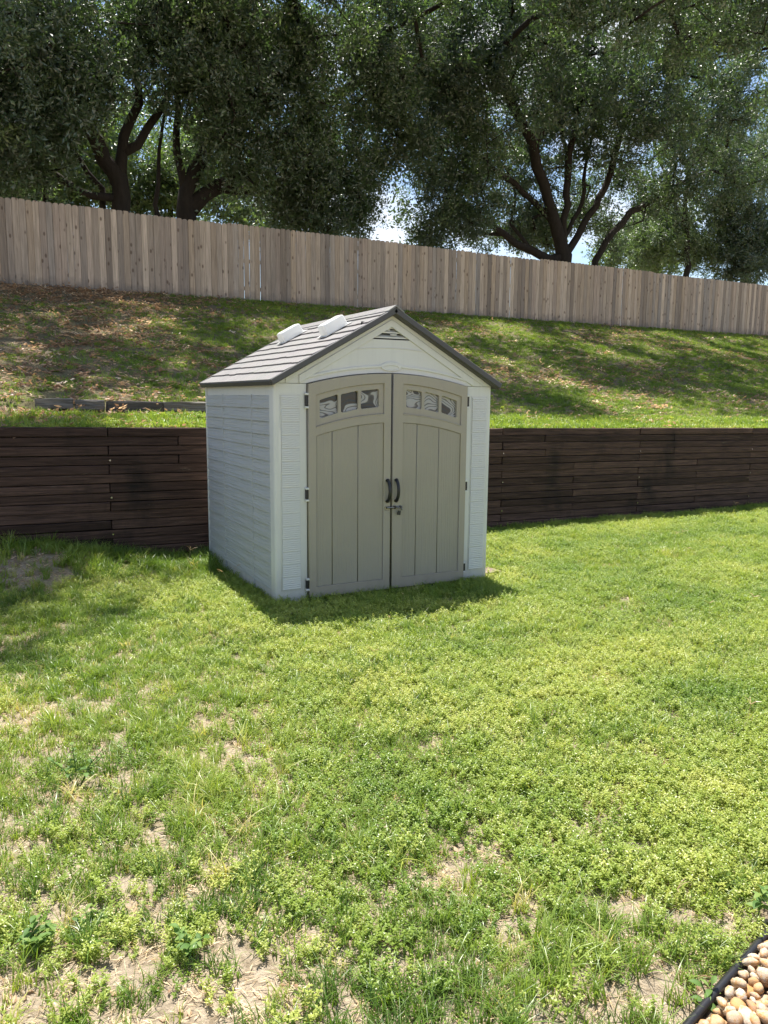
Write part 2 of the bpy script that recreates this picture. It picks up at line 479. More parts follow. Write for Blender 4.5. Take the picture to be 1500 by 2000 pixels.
M['dead_leaf'] = m_leaf('dead_leaf', [(0.0, (0.10, 0.06, 0.04)), (0.5, (0.23, 0.15, 0.095)), (0.85, (0.36, 0.26, 0.175)), (1.0, (0.52, 0.44, 0.35))], (1.1, 1, 0.8), 0.25)
M['oak_leaf'] = m_leaf('oak_leaf', [(0.0, (0.024, 0.040, 0.020)), (0.5, (0.036, 0.060, 0.025)), (1.0, (0.085, 0.12, 0.034))], (1.2, 1.3, 0.65), 0.42, 0.11, 0.42)
M['weed_leaf'] = m_plain('weed_leaf', (0.11, 0.19, 0.045), 0.5, 0, 30, 0.25)

def m_bark():
    m, N, Lk = mat_new('dark_oak_bark')
    tc = N.new('ShaderNodeTexCoord').outputs['Object']
    n = noise_node(N, Lk, 1.0, 6, 0.7, tc, (9, 9, 2.2), 0.4)
    c = mixrgb(N, Lk, n.outputs['Fac'], (0.016, 0.014, 0.012), (0.06, 0.05, 0.042))
    finish(N, Lk, c, 0.95, n.outputs['Fac'], 1.0, 0.05, 0.1)
    return m
M['bark'] = m_bark()

def m_pebble():
    m, N, Lk = mat_new('river_pebble')
    tc = N.new('ShaderNodeTexCoord').outputs['Object']
    info = N.new('ShaderNodeObjectInfo')
    rp = ramp_node(N, [(0.0, (0.44, 0.31, 0.18)), (0.2, (0.52, 0.44, 0.34)), (0.4, (0.38, 0.20, 0.075)), (0.6, (0.47, 0.32, 0.18)),
                       (0.8, (0.54, 0.48, 0.40)), (1.0, (0.32, 0.18, 0.10))])
    Lk(info.outputs['Random'], rp.inputs['Fac'])
    n = noise_node(N, Lk, 1.6, 5, 0.65, tc)
    nr = ramp_node(N, [(0.45, (0, 0, 0)), (0.62, (1, 1, 1))]); Lk(n.outputs['Fac'], nr.inputs['Fac'])
    c = mixrgb(N, Lk, nr.outputs['Color'], rp.outputs['Color'], (0.46, 0.25, 0.09))
    v = noise_node(N, Lk, 5, 4, 0.7, tc)
    finish(N, Lk, c, 0.7, v.outputs['Fac'], 0.5, 0.004, 0.3)
    return m
M['pebble'] = m_pebble()

# ------------------------------------------------------------------ ground
def grid_mesh(name, xs, ys, zf, mat):
    X, Y = np.meshgrid(xs, ys)
    Z = zf(X, Y)
    V = np.stack([X.ravel(), Y.ravel(), Z.ravel()], 1)
    nx, ny = len(xs), len(ys)
    i = np.arange(nx * ny).reshape(ny, nx)
    Fq = np.stack([i[:-1, :-1].ravel(), i[:-1, 1:].ravel(), i[1:, 1:].ravel(), i[1:, :-1].ravel()], 1)
    return mesh_obj(name, V.tolist(), Fq.tolist(), mat, None, True)
def spaced(lo, dense_lo, dense_hi, hi, step, nout):
    a = dense_lo - (dense_lo - lo) * (np.linspace(1, 0, nout, endpoint=False)) ** 2.2
    b = np.arange(dense_lo, dense_hi, step)
    c = dense_hi + (hi - dense_hi) * (np.linspace(0, 1, nout)) ** 2.2
    return np.concatenate([a, b, c])
lawn = grid_mesh('lawn', spaced(-400, -5, 13, 400, 0.12, 14), np.concatenate([spaced(-400, -7, 2.2, 2.3, 0.12, 14)[:-14], [2.2, 2.3, 2.385]]), lawn_z, M['soil'])
tag(lawn, 'sandy lawn soil in front of the retaining wall', 'lawn', kind='structure')
hx = spaced(-400, -7.5, 28, 400, 0.25, 14)
hy = np.concatenate([np.arange(2.387, 14.5, 0.2), 14.5 + (500 - 14.5) * np.linspace(0.01, 1, 18) ** 2.2])
def hill_skirt(X, Y):
    Z = hill_z(X, Y)
    Z[0, :] = -0.3
    return Z
hy = np.concatenate([[2.3865], hy])
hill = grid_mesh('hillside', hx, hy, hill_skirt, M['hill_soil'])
tag(hill, 'grassy slope rising from the retaining wall to the fence', 'hillside', kind='structure')

# ------------------------------------------------------------------ retaining wall of stacked timbers
wall = empty('retaining_wall', (0, 2.30, 0))
tag(wall, 'dark brown retaining wall of stacked square timbers behind the shed', 'retaining wall')
TIM_H, TIM_L = 0.0945, 2.44
tv = []
for k in range(4):
    bm = bmesh.new()
    bm_box(bm, 0.004, TIM_L - 0.004, 0, 0.088, 0.004, TIM_H - 0.003, 0.006)
    for v in bm.verts:
        v.co.y += random.uniform(-.003, .003); v.co.z += random.uniform(-.0025, .0025)
    tv.append(bm_obj('timber', bm, M['timber'], None, linked=False).data)
SL = math.atan(0.0105)
for i in range(15):
    x = -0.93 - 3 * TIM_L + (0 if i % 2 == 0 else TIM_L / 2)
    if i in (1, 3): x = -0.93 - 3 * TIM_L + 0.7
    while x < 16:
        o = bpy.data.objects.new('timber', random.choice(tv))
        link(o, wall)
        zz = float(wall_top(x)) - (i + 1) * TIM_H + (random.uniform(-.006, .004) if i == 0 else random.uniform(-.0012, .0012))
        o.location = (x, random.uniform(-.009, .006) - (0.014 if i >= 13 else 0), zz)
        o.rotation_euler = (0, SL + random.uniform(-.0006, .0006), 0)
        x += TIM_L
bm = bmesh.new(); bmesh.ops.create_cone(bm, cap_ends=True, segments=10, radius1=0.013, radius2=0.010, depth=0.012)
bmesh.ops.rotate(bm, verts=bm.verts, cent=(0, 0, 0), matrix=Matrix.Rotation(math.pi / 2, 3, 'X'))
bolt = bm_obj('bolt', bm, M['steel'], None, linked=False).data
for bx_ in (-0.93, 1.51 + 2.44, 6.39, 8.83):
    for i in (3, 7, 11):
        o = bpy.data.objects.new('bolt', bolt); link(o, wall)
        o.location = (bx_ + 0.01, -0.006, float(wall_top(bx_)) - (i + 0.5) * TIM_H)

# old timbers lying on the slope above the wall
tx = -1.47
for k, ln in enumerate((0.42, 0.34, 0.66, 0.62, 0.75)):
    bm = bmesh.new()
    bm_box(bm, 0, ln - 0.012, -0.05, 0.05, -0.03, 0.085, 0.008)
    bmesh.ops.subdivide_edges(bm, edges=bm.edges[:], cuts=2, use_grid_fill=True)
    for v in bm.verts:
        v.co += Vector((random.uniform(-.006, .006), random.uniform(-.006, .006), random.uniform(-.008, .008)))
    o = bm_obj('landscape_timber', bm, M['old_timber'])
    o.location = (tx, 4.0 + random.uniform(-.03, .02), float(hill_z(tx + ln / 2, 3.95)) + (0.075, 0.065, 0.06, 0.06, .055)[k])
    o.rotation_euler = (0, random.uniform(-.01, .015), random.uniform(-.03, .03))
    tag(o, ('weathered grey timber at the open end of the low row above the wall',
            'second weathered timber from the open end of the low hillside row',
            'long lichened timber in the middle of the low hillside row',
            'weathered timber next to the one nearest the shed in the hillside row',
            'weathered timber of the hillside row that runs in behind the shed roof')[k], 'timber', 'old timbers on the slope')
    tx += ln + 0.012

# ------------------------------------------------------------------ fence
fence = empty('picket_fence', (0, 13.6, 0))
tag(fence, 'tall wooden privacy fence of dog eared pine pickets along the top of the slope', 'fence')
PH, PW, PITCHX = 1.86, 0.1410, 0.1376
pv = []
for k in range(6):
    e = 0.022 + 0.006 * (k % 3); wv = PW / 2 - 0.0012 * (k % 3)
    outline = [(-wv, 0), (wv, 0), (wv, PH - e * 1.3), (wv - e * 0.45, PH - e * 0.35), (wv - e * 1.3, PH), (-wv + e * 1.3, PH), (-wv + e * 0.45, PH - e * 0.35), (-wv, PH - e * 1.3)]
    n = len(outline)
    V = [(x * .90, -0.010, PH * .5 + (z - PH * .5) * .997) for x, z in outline] + [(x, 0.000, z) for x, z in outline] + [(x, 0.009, z) for x, z in outline]
    Fc = [tuple(range(n)), tuple(reversed(range(2 * n, 3 * n)))] + [((i + 1) % n + a, i + a, i + n + a, (i + 1) % n + n + a) for i in range(n) for a in (0, n)]
    pv.append(mesh_obj('picket', V, Fc, M['picket'], None, linked=False).data)
x = -6.0; i = 0
panel_off = {}
while x < 29:
    o = bpy.data.objects.new('picket', pv[random.randrange(6)]); link(o, fence)
    pk = int((x + 6) // 2.44)
    if pk not in panel_off: panel_off[pk] = random.uniform(-.025, .02)
    o.location = (x, random.uniform(-.009, .009), float(hill_z(x, 13.6)) - 0.04 + panel_off[pk] + random.uniform(-.006, .006))
    o.rotation_euler = (random.uniform(-.004, .004), random.uniform(-.0012, .0012) if not 3.4 < x < 5.6 else random.uniform(-.003, .003), random.uniform(-.02, .02))
    gap = random.choice((0, 0, 0.0005))
    if 3.4 < x < 5.6: gap += random.choice((0.0, 0.0, 0.002, 0.005))
    x += PITCHX + gap; i += 1
for k in range(15):
    x0 = -6.1 + 2.44 * k
    zb = float(hill_z(x0, 13.6))
    box('post', x0 - 0.045, x0 + 0.045, 0.052, 0.142, zb - 0.3, zb + 1.70, M['picket'], fence, 0.004)
    if k < 14:
        zc = float(hill_z(x0 + 1.22, 13.6)); zn = float(hill_z(x0 + 2.44, 13.6))
        for h in (0.28, 0.95, 1.55):
            r_ = box('rail', 0, 2.43, 0.012, 0.050, -0.044, 0.044, M['picket'], fence, 0.003)
            r_.location = (x0, 0, zb + h); r_.rotation_euler = (0, -math.atan2(zn - zb, 2.44), 0)

# ------------------------------------------------------------------ garden shed
W_, D_, HE, XC = 2.10, 2.035, 1.80, 1.0525
DX0, DX1 = 0.285, 1.820
shed = empty('garden_shed', (0, 0, 0))
tag(shed, 'light grey resin garden shed with taupe double doors and shingled gable roof', 'shed')
box('floor', 0.03, W_ - 0.03, 0.04, D_ - 0.03, -0.10, 0.012, M['dark_void'], shed, 0.01)

def arch(x, side_z, mid_z, half):
    return side_z + (mid_z - side_z) * (1 - ((x - XC) / half) ** 2)
def dtop(x): return arch(x, 1.795, 1.893, 0.77)      # top edge of the doors

# corner posts and the two front pilasters with their moulded louver blocks
def profile_post(name, x0, x1, y0, y1, z0, z1, rad, front_left):
    bm = bmesh.new(); bm_box(bm, x0, x1, y0, y1, z0, z1)
    xs = x0 if front_left else x1
    es = [e for e in bm.edges if all(abs(v.co.x - xs) < 1e-5 and abs(v.co.y - y0) < 1e-5 for v in e.verts)]
    bmesh.ops.bevel(bm, geom=es, offset=rad, segments=4, profile=0.5, affect='EDGES')
    return bm_obj(name, bm, M['resin'], shed)
profile_post('corner_post', 0.0, DX0 - 0.007, 0.0, 0.105, 0.0, HE - 0.003, 0.022, True)
profile_post('corner_post', DX1 + 0.007, W_, 0.0, 0.105, 0.0, HE - 0.003, 0.022, False)
LB_Z0, LB_Z1, NLB = 0.118, 1.708, 15
pz = (LB_Z1 - LB_Z0) / NLB
# raised stiles round the louver column
for xa, xb, xc0, xc1 in ((0.030, 0.058, 0.226, 0.236), (1.868, 1.878, 2.048, 2.072)):
    pass
def louver_mesh(wd):
    V = []; Fc = []
    nr = 6
    h = pz - 0.007
    prof = [(-0.0005, 0.0)]
    for r in range(nr):
        za = h * r / nr; zb_ = h * (r + 1) / nr
        prof += [(-0.0110, za + 0.0004), (-0.0085, za + (zb_ - za) * 0.78), (-0.0010, za + (zb_ - za) * 0.84), (-0.0010, zb_ - 0.0004)]
    prof += [(-0.0005, h)]
    nseg = 8
    for s in range(nseg + 1):
        xx = wd * s / nseg
        for (yy, zz) in prof:
            wob = 0.0018 * math.sin(s * 1.7 + zz * 90) if 0.004 < zz < h - 0.004 else 0
            V.append((xx, yy, zz + wob))
    m_ = len(prof)
    for s in range(nseg):
        for j in range(m_ - 1):
            a = s * m_ + j
            Fc.append((a, a + m_, a + m_ + 1, a + 1))
    Fc.append(tuple(range(m_))); Fc.append(tuple(nseg * m_ + j for j in reversed(range(m_))))
    return mesh_obj('louver_block', V, Fc, M['resin_louver'], None, linked=False).data
lm = louver_mesh(0.155)
for x0 in (0.060, 1.890):
    for k in range(NLB):
        o = bpy.data.objects.new('louver_block', lm); link(o, shed)
        o.location = (x0, -0.0006, LB_Z0 + k * pz)
for x0 in (0.058, 1.888):      # thin frame line round each column
    plate('louver_frame', [[(x0 - 0.008, LB_Z0 - 0.014), (x0 + 0.167, LB_Z0 - 0.014), (x0 + 0.167, LB_Z1 + 0.006), (x0 - 0.008, LB_Z1 + 0.006)],
                           [(x0, LB_Z0 - 0.006), (x0 + 0.159, LB_Z0 - 0.006), (x0 + 0.159, LB_Z1 - 0.002), (x0, LB_Z1 - 0.002)]],
          -0.0035, 0.004, M['resin'], shed, 0.0012)

# side and back walls: backing sheet with lapped clapboards in three moulded panels
def clap_mesh(wd, h):
    V = [(0, 0, 0), (0, -0.013, 0.0), (0, -0.0125, 0.010), (0, -0.004, h - 0.002), (0, 0, h)]
    V += [(wd, y, z) for (_, y, z) in V]
    Fc = [(i, i + 1, i + 6, i + 5) for i in range(4)] + [(4, 3, 2, 1, 0), (5, 6, 7, 8, 9)]
    Fc = [tuple(reversed(f)) for f in Fc]
    return mesh_obj('clapboard', V, Fc, M['resin_siding'], None, linked=False).data
ROWS, RZ0, RZ1 = 15, 0.098, 1.705
rh = (RZ1 - RZ0) / ROWS
cols = ((0.108, 0.560), (0.580, 1.425), (1.445, 2.008))
def side_wall(name, lx, flip):
    """wall built facing -Y along its own x, then turned to stand on the left or right side"""
    hold = empty(name, (0, 0, 0)); hold.parent = shed
    bk = box('wall_panel', 0.03, D_, 0.012, 0.05, 0.0, HE - 0.012, M['resin'], hold)
    if flip:   # left wall: local x runs back along +Y, local -Y points to world -X
        hold.matrix_local = Matrix(((0, 1, 0, lx), (1, 0, 0, 0), (0, 0, 1, 0), (0, 0, 0, 1)))
    else:
        hold.matrix_local = Matrix(((0, -1, 0, lx), (1, 0, 0, 0), (0, 0, 1, 0), (0, 0, 0, 1)))
    for (a, b) in cols:
        cm = clap_mesh(b - a, rh - 0.001)
        for r in range(ROWS):
            o = bpy.data.objects.new('clapboard', cm); link(o, hold)
            o.location = (a, 0.0125, RZ0 + r * rh)
    for y in (0.570, 1.435):
        box('rib', y - 0.006, y + 0.006, 0.0, 0.0125, 0.02, RZ1 + 0.005, M['resin_siding'], hold, 0.003)
    box('rear_corner', D_ - 0.024, D_ + 0.004, -0.002, 0.0118, 0.0, HE - 0.012, M['resin'], hold, 0.004)
    return hold
side_wall('side_wall', 0.0, True)
side_wall('side_wall', W_, False)
box('back_wall', 0.052, W_ - 0.052, D_ - 0.045, D_ - 0.002, 0.0, HE - 0.012, M['resin'], shed)

# gable header over the doors
AP = 2.40
slope = (AP - HE) / (W_ / 2)
def gz(x): return AP - slope * abs(x - XC)
N_ = 24
dxs = [DX0 - 0.007 + (DX1 - DX0 + 0.014) * i / N_ for i in range(N_ + 1)]
outer = [(0.003, HE), (DX0 - 0.007, HE)] + [(x, dtop(x) + 0.006) for x in dxs] + [(DX1 + 0.007, HE), (W_ - 0.003, HE), (XC, AP)]
vent = [(0.858, 2.176), (1.247, 2.176), (XC, 2.293)]
header = plate('gable_header', [outer, vent], 0.0, 0.06, M['resin'], shed, 0.002)
# raised rake bands, arch moulding and oval badge
def band(off0, off1, xa_lo):
    lo = lambda x: gz(x) - off1
    return [(xa_lo, gz(xa_lo) - off0), (XC, AP - off0), (2 * XC - xa_lo, gz(xa_lo) - off0), (2 * XC - xa_lo, gz(xa_lo) - off1), (XC, AP - off1), (xa_lo, gz(xa_lo) - off1)]
plate('rake_band', [band(0.006, 0.052, 0.10)], -0.007, -0.0005, M['resin'], header, 0.002)
plate('rake_band', [band(0.058, 0.120, 0.215)], -0.011, -0.0005, M['resin'], header, 0.002)
def moulding_z(x):
    b = 0.030 * math.exp(-((x - XC) / 0.085) ** 4)
    return arch(x, 1.842, 1.962, 0.83) + b
mx_ = [0.235 + (1.87 - 0.235) * i / 60 for i in range(61)]
plate('arch_moulding', [[(x, moulding_z(x)) for x in mx_] + [(x, moulding_z(x) - 0.020) for x in reversed(mx_)]], -0.010, -0.0008, M['resin'], header, 0.003)
ov = [(XC + 0.098 * math.cos(a), 1.945 + 0.031 * math.sin(a)) for a in [2 * math.pi * i / 32 for i in range(32)]]
ov2 = [(XC + 0.070 * math.cos(a), 1.943 + 0.018 * math.sin(a)) for a in [2 * math.pi * i / 32 for i in range(32)]]
plate('badge', [ov, ov2], -0.0105, -0.001, M['resin'], header, 0.003)
plate('badge', [ov2], -0.006, -0.001, M['resin'], header, 0.0015)
ax = [0.70 + 0.70 * i / 20 for i in range(21)]
plate('arch_line', [[(x, 2.086 + 0.024 * (1 - ((x - XC) / 0.36) ** 2)) for x in ax] + [(x, 2.080 + 0.024 * (1 - ((x - XC) / 0.36) ** 2)) for x in reversed(ax)]], -0.005, -0.0005, M['resin'], header, 0.001)
# louvers in the vent
box('vent_back', 0.80, 1.30, 0.062, 0.066, 2.15, 2.32, M['dark_void'], header)
for z0_ in (2.187, 2.229, 2.266):
    hw = (2.293 - z0_ - 0.006) / slope * 0.95
    V = [(XC - hw, 0.006, z0_), (XC + hw, 0.006, z0_), (XC + hw * 0.62, 0.045, z0_ + 0.030), (XC - hw * 0.62, 0.045, z0_ + 0.030),
         (XC - hw, 0.006, z0_ + 0.012), (XC + hw, 0.006, z0_ + 0.012), (XC + hw * 0.6, 0.045, z0_ + 0.034), (XC - hw * 0.6, 0.045, z0_ + 0.034)]
    mesh_obj('vent_slat', V, [(0, 1, 5, 4), (4, 5, 6, 7), (3, 2, 1, 0), (1, 2, 6, 5), (0, 4, 7, 3), (2, 3, 7, 6)], M['resin'], header)
# two added milky boxes stand in for skylight daylight glimpsed through the vent
box('vent_light_spot', 1.000, 1.040, 0.0, 0.012, 2.252, 2.262, M['milky'], header)
box('vent_light_spot', 1.045, 1.105, 0.0, 0.012, 2.212, 2.223, M['milky'], header)
rear_gable = plate('rear_gable', [[(0.003, HE), (W_ - 0.003, HE), (XC, AP)]], D_ - 0.06, D_ - 0.002, M['resin'], shed)

# doors
def door(x0, x1, meet_right):
    xs = [x0 + (x1 - x0) * i / 16 for i in range(17)]
    zb = 0.028
    slab_out = [(x0, zb), (x1, zb)] + [(x, dtop(x)) for x in reversed(xs)]
    def uz(x): return arch(x, 1.708, 1.812, 0.70)      # top of the window panel
    def ub(x): return arch(x, 1.452, 1.558, 0.70)
    def lz(x): return arch(x, 1.378, 1.482, 0.70)      # top of the plank panel
    pa, pb = (0.352, 0.975) if meet_right else (1.162, 1.756)
    px = [pa + (pb - pa) * i / 14 for i in range(15)]
    upper = [(pa, ub(pa))] + [(x, ub(x)) for x in px[1:]] + [(x, uz(x)) for x in reversed(px)]
    lower = [(pa, 0.118), (pb, 0.118)] + [(x, lz(x)) for x in reversed(px)]
    # window openings
    wx = ((0.388, 0.552), (0.577, 0.735), (0.760, 0.931)) if meet_right else ((1.195, 1.351), (1.378, 1.527), (1.553, 1.714))
    def rounded(a, b, zt, zbm, r=0.014):
        pts = []
        for (cx_, fz, a0, sx, sz) in ((a, zbm, 180, 1, 1), (b, zbm, 270, -1, 1), (b, zt, 0, -1, -1), (a, zt, 90, 1, -1)):
            for k in range(4):
                an = math.radians(a0 + k * 30)
                cxx, czz = cx_ + sx * r, fz(cx_) + sz * r
                pts.append((cxx + r * math.cos(an), czz + r * math.sin(an)))
        return pts
    wt = lambda x: uz(x) - 0.046
    wb = lambda x: uz(x) - 0.196
    wins = [rounded(a, b, wt, wb) for a, b in wx]
    d = plate('door', [slab_out, upper, lower], -0.030, 0.030, M['door_resin'], shed, 0.003)
    up_in = [(pa + 0.001, ub(pa) + .001)] + [(x, ub(x) + .001) for x in px[1:-1]] + [(pb - .001, ub(pb) + .001), (pb - .001, uz(pb) - .001)] + [(x, uz(x) - .001) for x in reversed(px[1:-1])] + [(pa + .001, uz(pa) - .001)]
    plate('window_panel', [up_in] + wins, -0.019, 0.028, M['door_resin'], d, 0.002)
    for (a, b) in wx:
        z0_, z1_ = min(wb(a), wb(b)) - 0.006, max(wt(a), wt(b)) + 0.006
        plate('window_pane', [[(a - .004, wb(a) - .004), (b + .004, wb(b) - .004), (b + .004, wt(b) + .004), (a - .004, wt(a) + .004)]], 0.006, 0.012, M['pane'], d)
    gro = ((0.352, 0.496, 0.734, 0.975) if meet_right else (1.162, 1.304, 1.529, 1.756))
    for a, b in zip(gro[:-1], gro[1:]):
        aa, bb = a + 0.0025, b - 0.0025
        qx = [aa + (bb - aa) * i / 5 for i in range(6)]
        plate('plank', [[(aa, 0.1195), (bb, 0.1195)] + [(x, lz(x) - 0.0015) for x in reversed(qx)]], -0.022, 0.02, M['door_plank'], d, 0.003)
    plate('panel_back', [[(pa - .01, 0.11), (pb + .01, 0.11)] + [(x, lz(x) + .01) for x in reversed(px)]], 0.0205, 0.0295, M['dark_void'], d)
    # light ledge under each panel
    box('panel_ledge', pa, pb, -0.0315, -0.019, 0.108, 0.1185, M['door_resin'], d, 0.003)
    led = [(x, ub(x) + 0.001) for x in px] + [(x, ub(x) - 0.010) for x in reversed(px)]
    plate('panel_ledge', [led], -0.0335, -0.020, M['door_resin'], d, 0.003)
    # hinges
    hxx = x0 if meet_right else x1
    for (h0, h1) in ((1.60, 1.725), (0.842, 0.958), (0.09, 0.198)):
        s = -1 if meet_right else 1
        h = box('hinge', min(hxx + s * 0.004, hxx + s * 0.024), max(hxx + s * 0.004, hxx + s * 0.024), -0.024, -0.001, h0 + 0.02, h1 - 0.015, M['black_plastic'], d, 0.003)
        for zc in (h0 + 0.010, h1 - 0.008):
            box('hinge_knuckle', min(hxx + s * -0.004, hxx + s * 0.026), max(hxx + s * -0.004, hxx + s * 0.026), -0.030, -0.001, zc - 0.010, zc + 0.007, M['resin'], d, 0.003)
    # D handle
    hx_ = 1.013 if meet_right else 1.098
    V = []; Fc = []
    pts = []; rad = []
    for k in range(13):
        t = k / 12
        bulge = math.sin(math.pi * t) ** 0.55
        pts.append((hx_, -0.032 - 0.046 * bulge, 0.805 + 0.185 * t)); rad.append(0.012 if 0 < k < 12 else 0.016)
    tube_into(V, Fc, pts, rad, 8)
    V = [(hx_ + (v[0] - hx_) * 1.25, v[1], v[2]) for v in V]
    mesh_obj('handle', V, Fc, M['black_plastic'], d, True)
    return d
dl = door(DX0, 1.0430, True)
dr = door(1.0630, DX1, False)
box('door_gap_strip', 1.0380, 1.0680, 0.031, 0.05, 0.03, 1.86, M['dark_void'], shed)
# slide bolt on the doors
hasp = box('slide_bolt_plate', 0.985, 1.040, -0.0335, -0.030, 0.728, 0.762, M['steel'], dl, 0.002)
V = []; Fc = []
tube_into(V, Fc, [(1.005, -0.040, 0.750), (1.09, -0.040, 0.750), (1.155, -0.040, 0.751)], [0.0075] * 3, 8)
tube_into(V, Fc, [(1.147, -0.040, 0.750), (1.147, -0.047, 0.735), (1.147, -0.050, 0.722)], [0.005] * 3, 6)
mesh_obj('slide_bolt', V, Fc, M['steel'], dl, True)
box('bolt_keeper', 1.072, 1.094, -0.050, -0.030, 0.738, 0.764, M['black_plastic'], dr, 0.003)
box('bolt_keeper', 1.128, 1.146, -0.048, -0.030, 0.740, 0.762, M['black_plastic'], dr, 0.003)
# padlock
pad = empty('padlock', (1.112, -0.056, 0.684))
tag(pad, 'small dark padlock hanging from the slide bolt below the door handles', 'padlock')
bm = bmesh.new(); bm_box(bm, -0.015, 0.015, -0.008, 0.008, 0, 0.036, 0.005, 2)
b_ = bm_obj('lock_body', bm, M['black_plastic'], pad); b_.rotation_euler = (0, 0.22, 0.1)
V = []; Fc = []
tube_into(V, Fc, [(-0.004 + 0.011 * math.cos(a), 0, 0.036 + 0.028 * max(0, math.sin(a)) - (0.004 if math.sin(a) < 0.05 else 0)) for a in [math.pi * k / 10 for k in range(11)]], [0.0028] * 11, 6)
s_ = mesh_obj('shackle', V, Fc, M['steel'], pad, True); s_.rotation_euler = (0, 0.22, 0.1)

# roof: two slabs, charcoal edge trim, shingle courses, ridge cap, skylights
ROH = 0.085          # front and rear overhang
ZR, ZE, XE = 2.435, 1.825, 1.10   # ridge z, eave z, half width
rsl = (ZR - ZE) / XE
ang = math.atan(rsl)
SLN = XE / math.cos(ang)
roof = empty('roof', (XC, 0, ZR)); roof.parent = shed
def slope_frame(side):
    """local u down the slope, v along the ridge (+Y), n up"""
    c, s = math.cos(ang), math.sin(ang)
    u = Vector((side * c, 0, -s)); v = Vector((0, 1, 0)); n = Vector((side * s, 0, c))
    return u, v, n
def slab(name, side, u0, u1, v0, v1, n0, n1, mat, parent):
    u, v, n = slope_frame(side)
    bm = bmesh.new(); bm_box(bm, u0, u1, v0, v1, n0, n1, 0.004)
    for ve in bm.verts:
        ve.co = u * ve.co.x + v * ve.co.y + n * ve.co.z
    if side < 0: pass
    bmesh.ops.recalc_face_normals(bm, faces=bm.faces)
    return bm_obj(name, bm, mat, parent)
V0, V1 = -ROH, D_ + 0.05
NC = 9
cl = (SLN - 0.0) / NC
for side in (-1, 1):
    slab('roof_panel', side, 0.0, SLN - 0.004, V0 + 0.02, V1 - 0.02, -0.050, -0.022, M['dark_trim'], roof)
    slab('rake_trim', side, 0.0, SLN + 0.006, V0, V0 + 0.030, -0.044, 0.002, M['dark_trim'], roof)
    slab('rake_trim', side, 0.0, SLN + 0.006, V1 - 0.030, V1, -0.052, 0.004, M['dark_trim'], roof)
    slab('eave_trim', side, SLN - 0.022, SLN + 0.010, V0 + 0.0305, V1 - 0.0305, -0.048, -0.006, M['dark_trim'], roof)
    u, v, n = slope_frame(side)
    for k in range(NC):
        ua, ub_ = k * cl - (0.0 if k == 0 else 0.012), (k + 1) * cl
        if k == NC - 1: ub_ += 0.004
        va, vb = V0 + 0.031, V1 - 0.031
        # tabbed lower edge: steps of a few mm with short slanted transitions
        ys = [va]; off = [random.uniform(-.006, .006)]
        y = va
        while True:
            y += random.uniform(0.13, 0.30)
            if y > vb - 0.08: break
            o2 = random.uniform(-.009, .009)
            ys += [y, y + 0.022]; off += [off[-1], o2]
        ys.append(vb); off.append(off[-1])
        VV = []
        for yy, oo in zip(ys, off):
            e = ub_ + (oo if k < NC - 1 else 0)
            lift = 0.0085 if k < NC - 1 else 0.003
            VV += [u * ua + v * yy + n * (-0.004), u * e + v * yy + n * lift, u * e + v * yy + n * (lift - 0.013), u * ua + v * yy + n * (-0.020)]
        FF = []
        for i in range(len(ys) - 1):
            a = i * 4
            for j in range(4):
                FF.append((a + j, a + (j + 1) % 4, a + 4 + (j + 1) % 4, a + 4 + j))
        FF.append((0, 3, 2, 1)); FF.append(tuple(len(VV) - 4 + j for j in range(4)))
        bm = bmesh.new(); bv = [bm.verts.new(q) for q in VV]
        for f in FF: bm.faces.new([bv[q] for q in f])
        bmesh.ops.recalc_face_normals(bm, faces=bm.faces)
        bm_obj('shingle_course', bm, M['shingle'], roof)
bm = bmesh.new()
prof = [(-0.075, -0.075 * rsl + 0.012), (0, 0.020), (0.075, -0.075 * rsl + 0.012), (0.075, -0.075 * rsl - 0.002), (0, 0.004), (-0.075, -0.075 * rsl - 0.002)]
bv = [[bm.verts.new((px_, yy, pz_)) for px_, pz_ in prof] for yy in (V0 - 0.003, V1 + 0.003)]
for i in range(6):
    bm.faces.new((bv[0][i], bv[0][(i + 1) % 6], bv[1][(i + 1) % 6], bv[1][i]))
bm.faces.new(list(reversed(bv[0]))); bm.faces.new(bv[1])
bmesh.ops.recalc_face_normals(bm, faces=bm.faces)
bm_obj('ridge_cap', bm, M['shingle'], roof)
# skylights: milky tapered boxes on a flange, long side down the slope
u, v, n = slope_frame(-1)
for (yc, u0, u1) in ((0.475, 0.235, 0.465), (1.545, 0.215, 0.450)):
    hw = 0.074
    bm = bmesh.new()
    rings = []
    for (pad_, nn) in ((0.0, 0.014), (-0.004, 0.090), (-0.008, 0.101), (-0.018, 0.106)):
        ring = []
        ua, ub_ = u0 - pad_, u1 + pad_
        for (qu, qv) in ((ua + 0.011, -hw - pad_), (ub_ - 0.011, -hw - pad_), (ub_, -hw - pad_ + 0.011), (ub_, hw + pad_ - 0.011), (ub_ - 0.011, hw + pad_), (ua + 0.011, hw + pad_), (ua, hw + pad_ - 0.011), (ua, -hw - pad_ + 0.011)):
            ring.append(bm.verts.new(u * qu + v * (yc + qv) + n * nn))
        rings.append(ring)
    for a, b in zip(rings[:-1], rings[1:]):
        for i in range(8): bm.faces.new((a[i], a[(i + 1) % 8], b[(i + 1) % 8], b[i]))
    bm.faces.new(rings[-1]); bm.faces.new(list(reversed(rings[0])))
    bmesh.ops.recalc_face_normals(bm, faces=bm.faces)
    sk = bm_obj('skylight', bm, M['milky'], roof)
    sk['label'] = 'milky white raised skylight box, nearer the front gable' if yc < 1 else 'milky white raised skylight box, nearer the back of the roof'
    fl = slab('skylight_flange', -1, u0 - 0.03, u1 + 0.03, yc - hw - 0.028, yc + hw + 0.028, 0.012, 0.0155, M['milky'], roof)

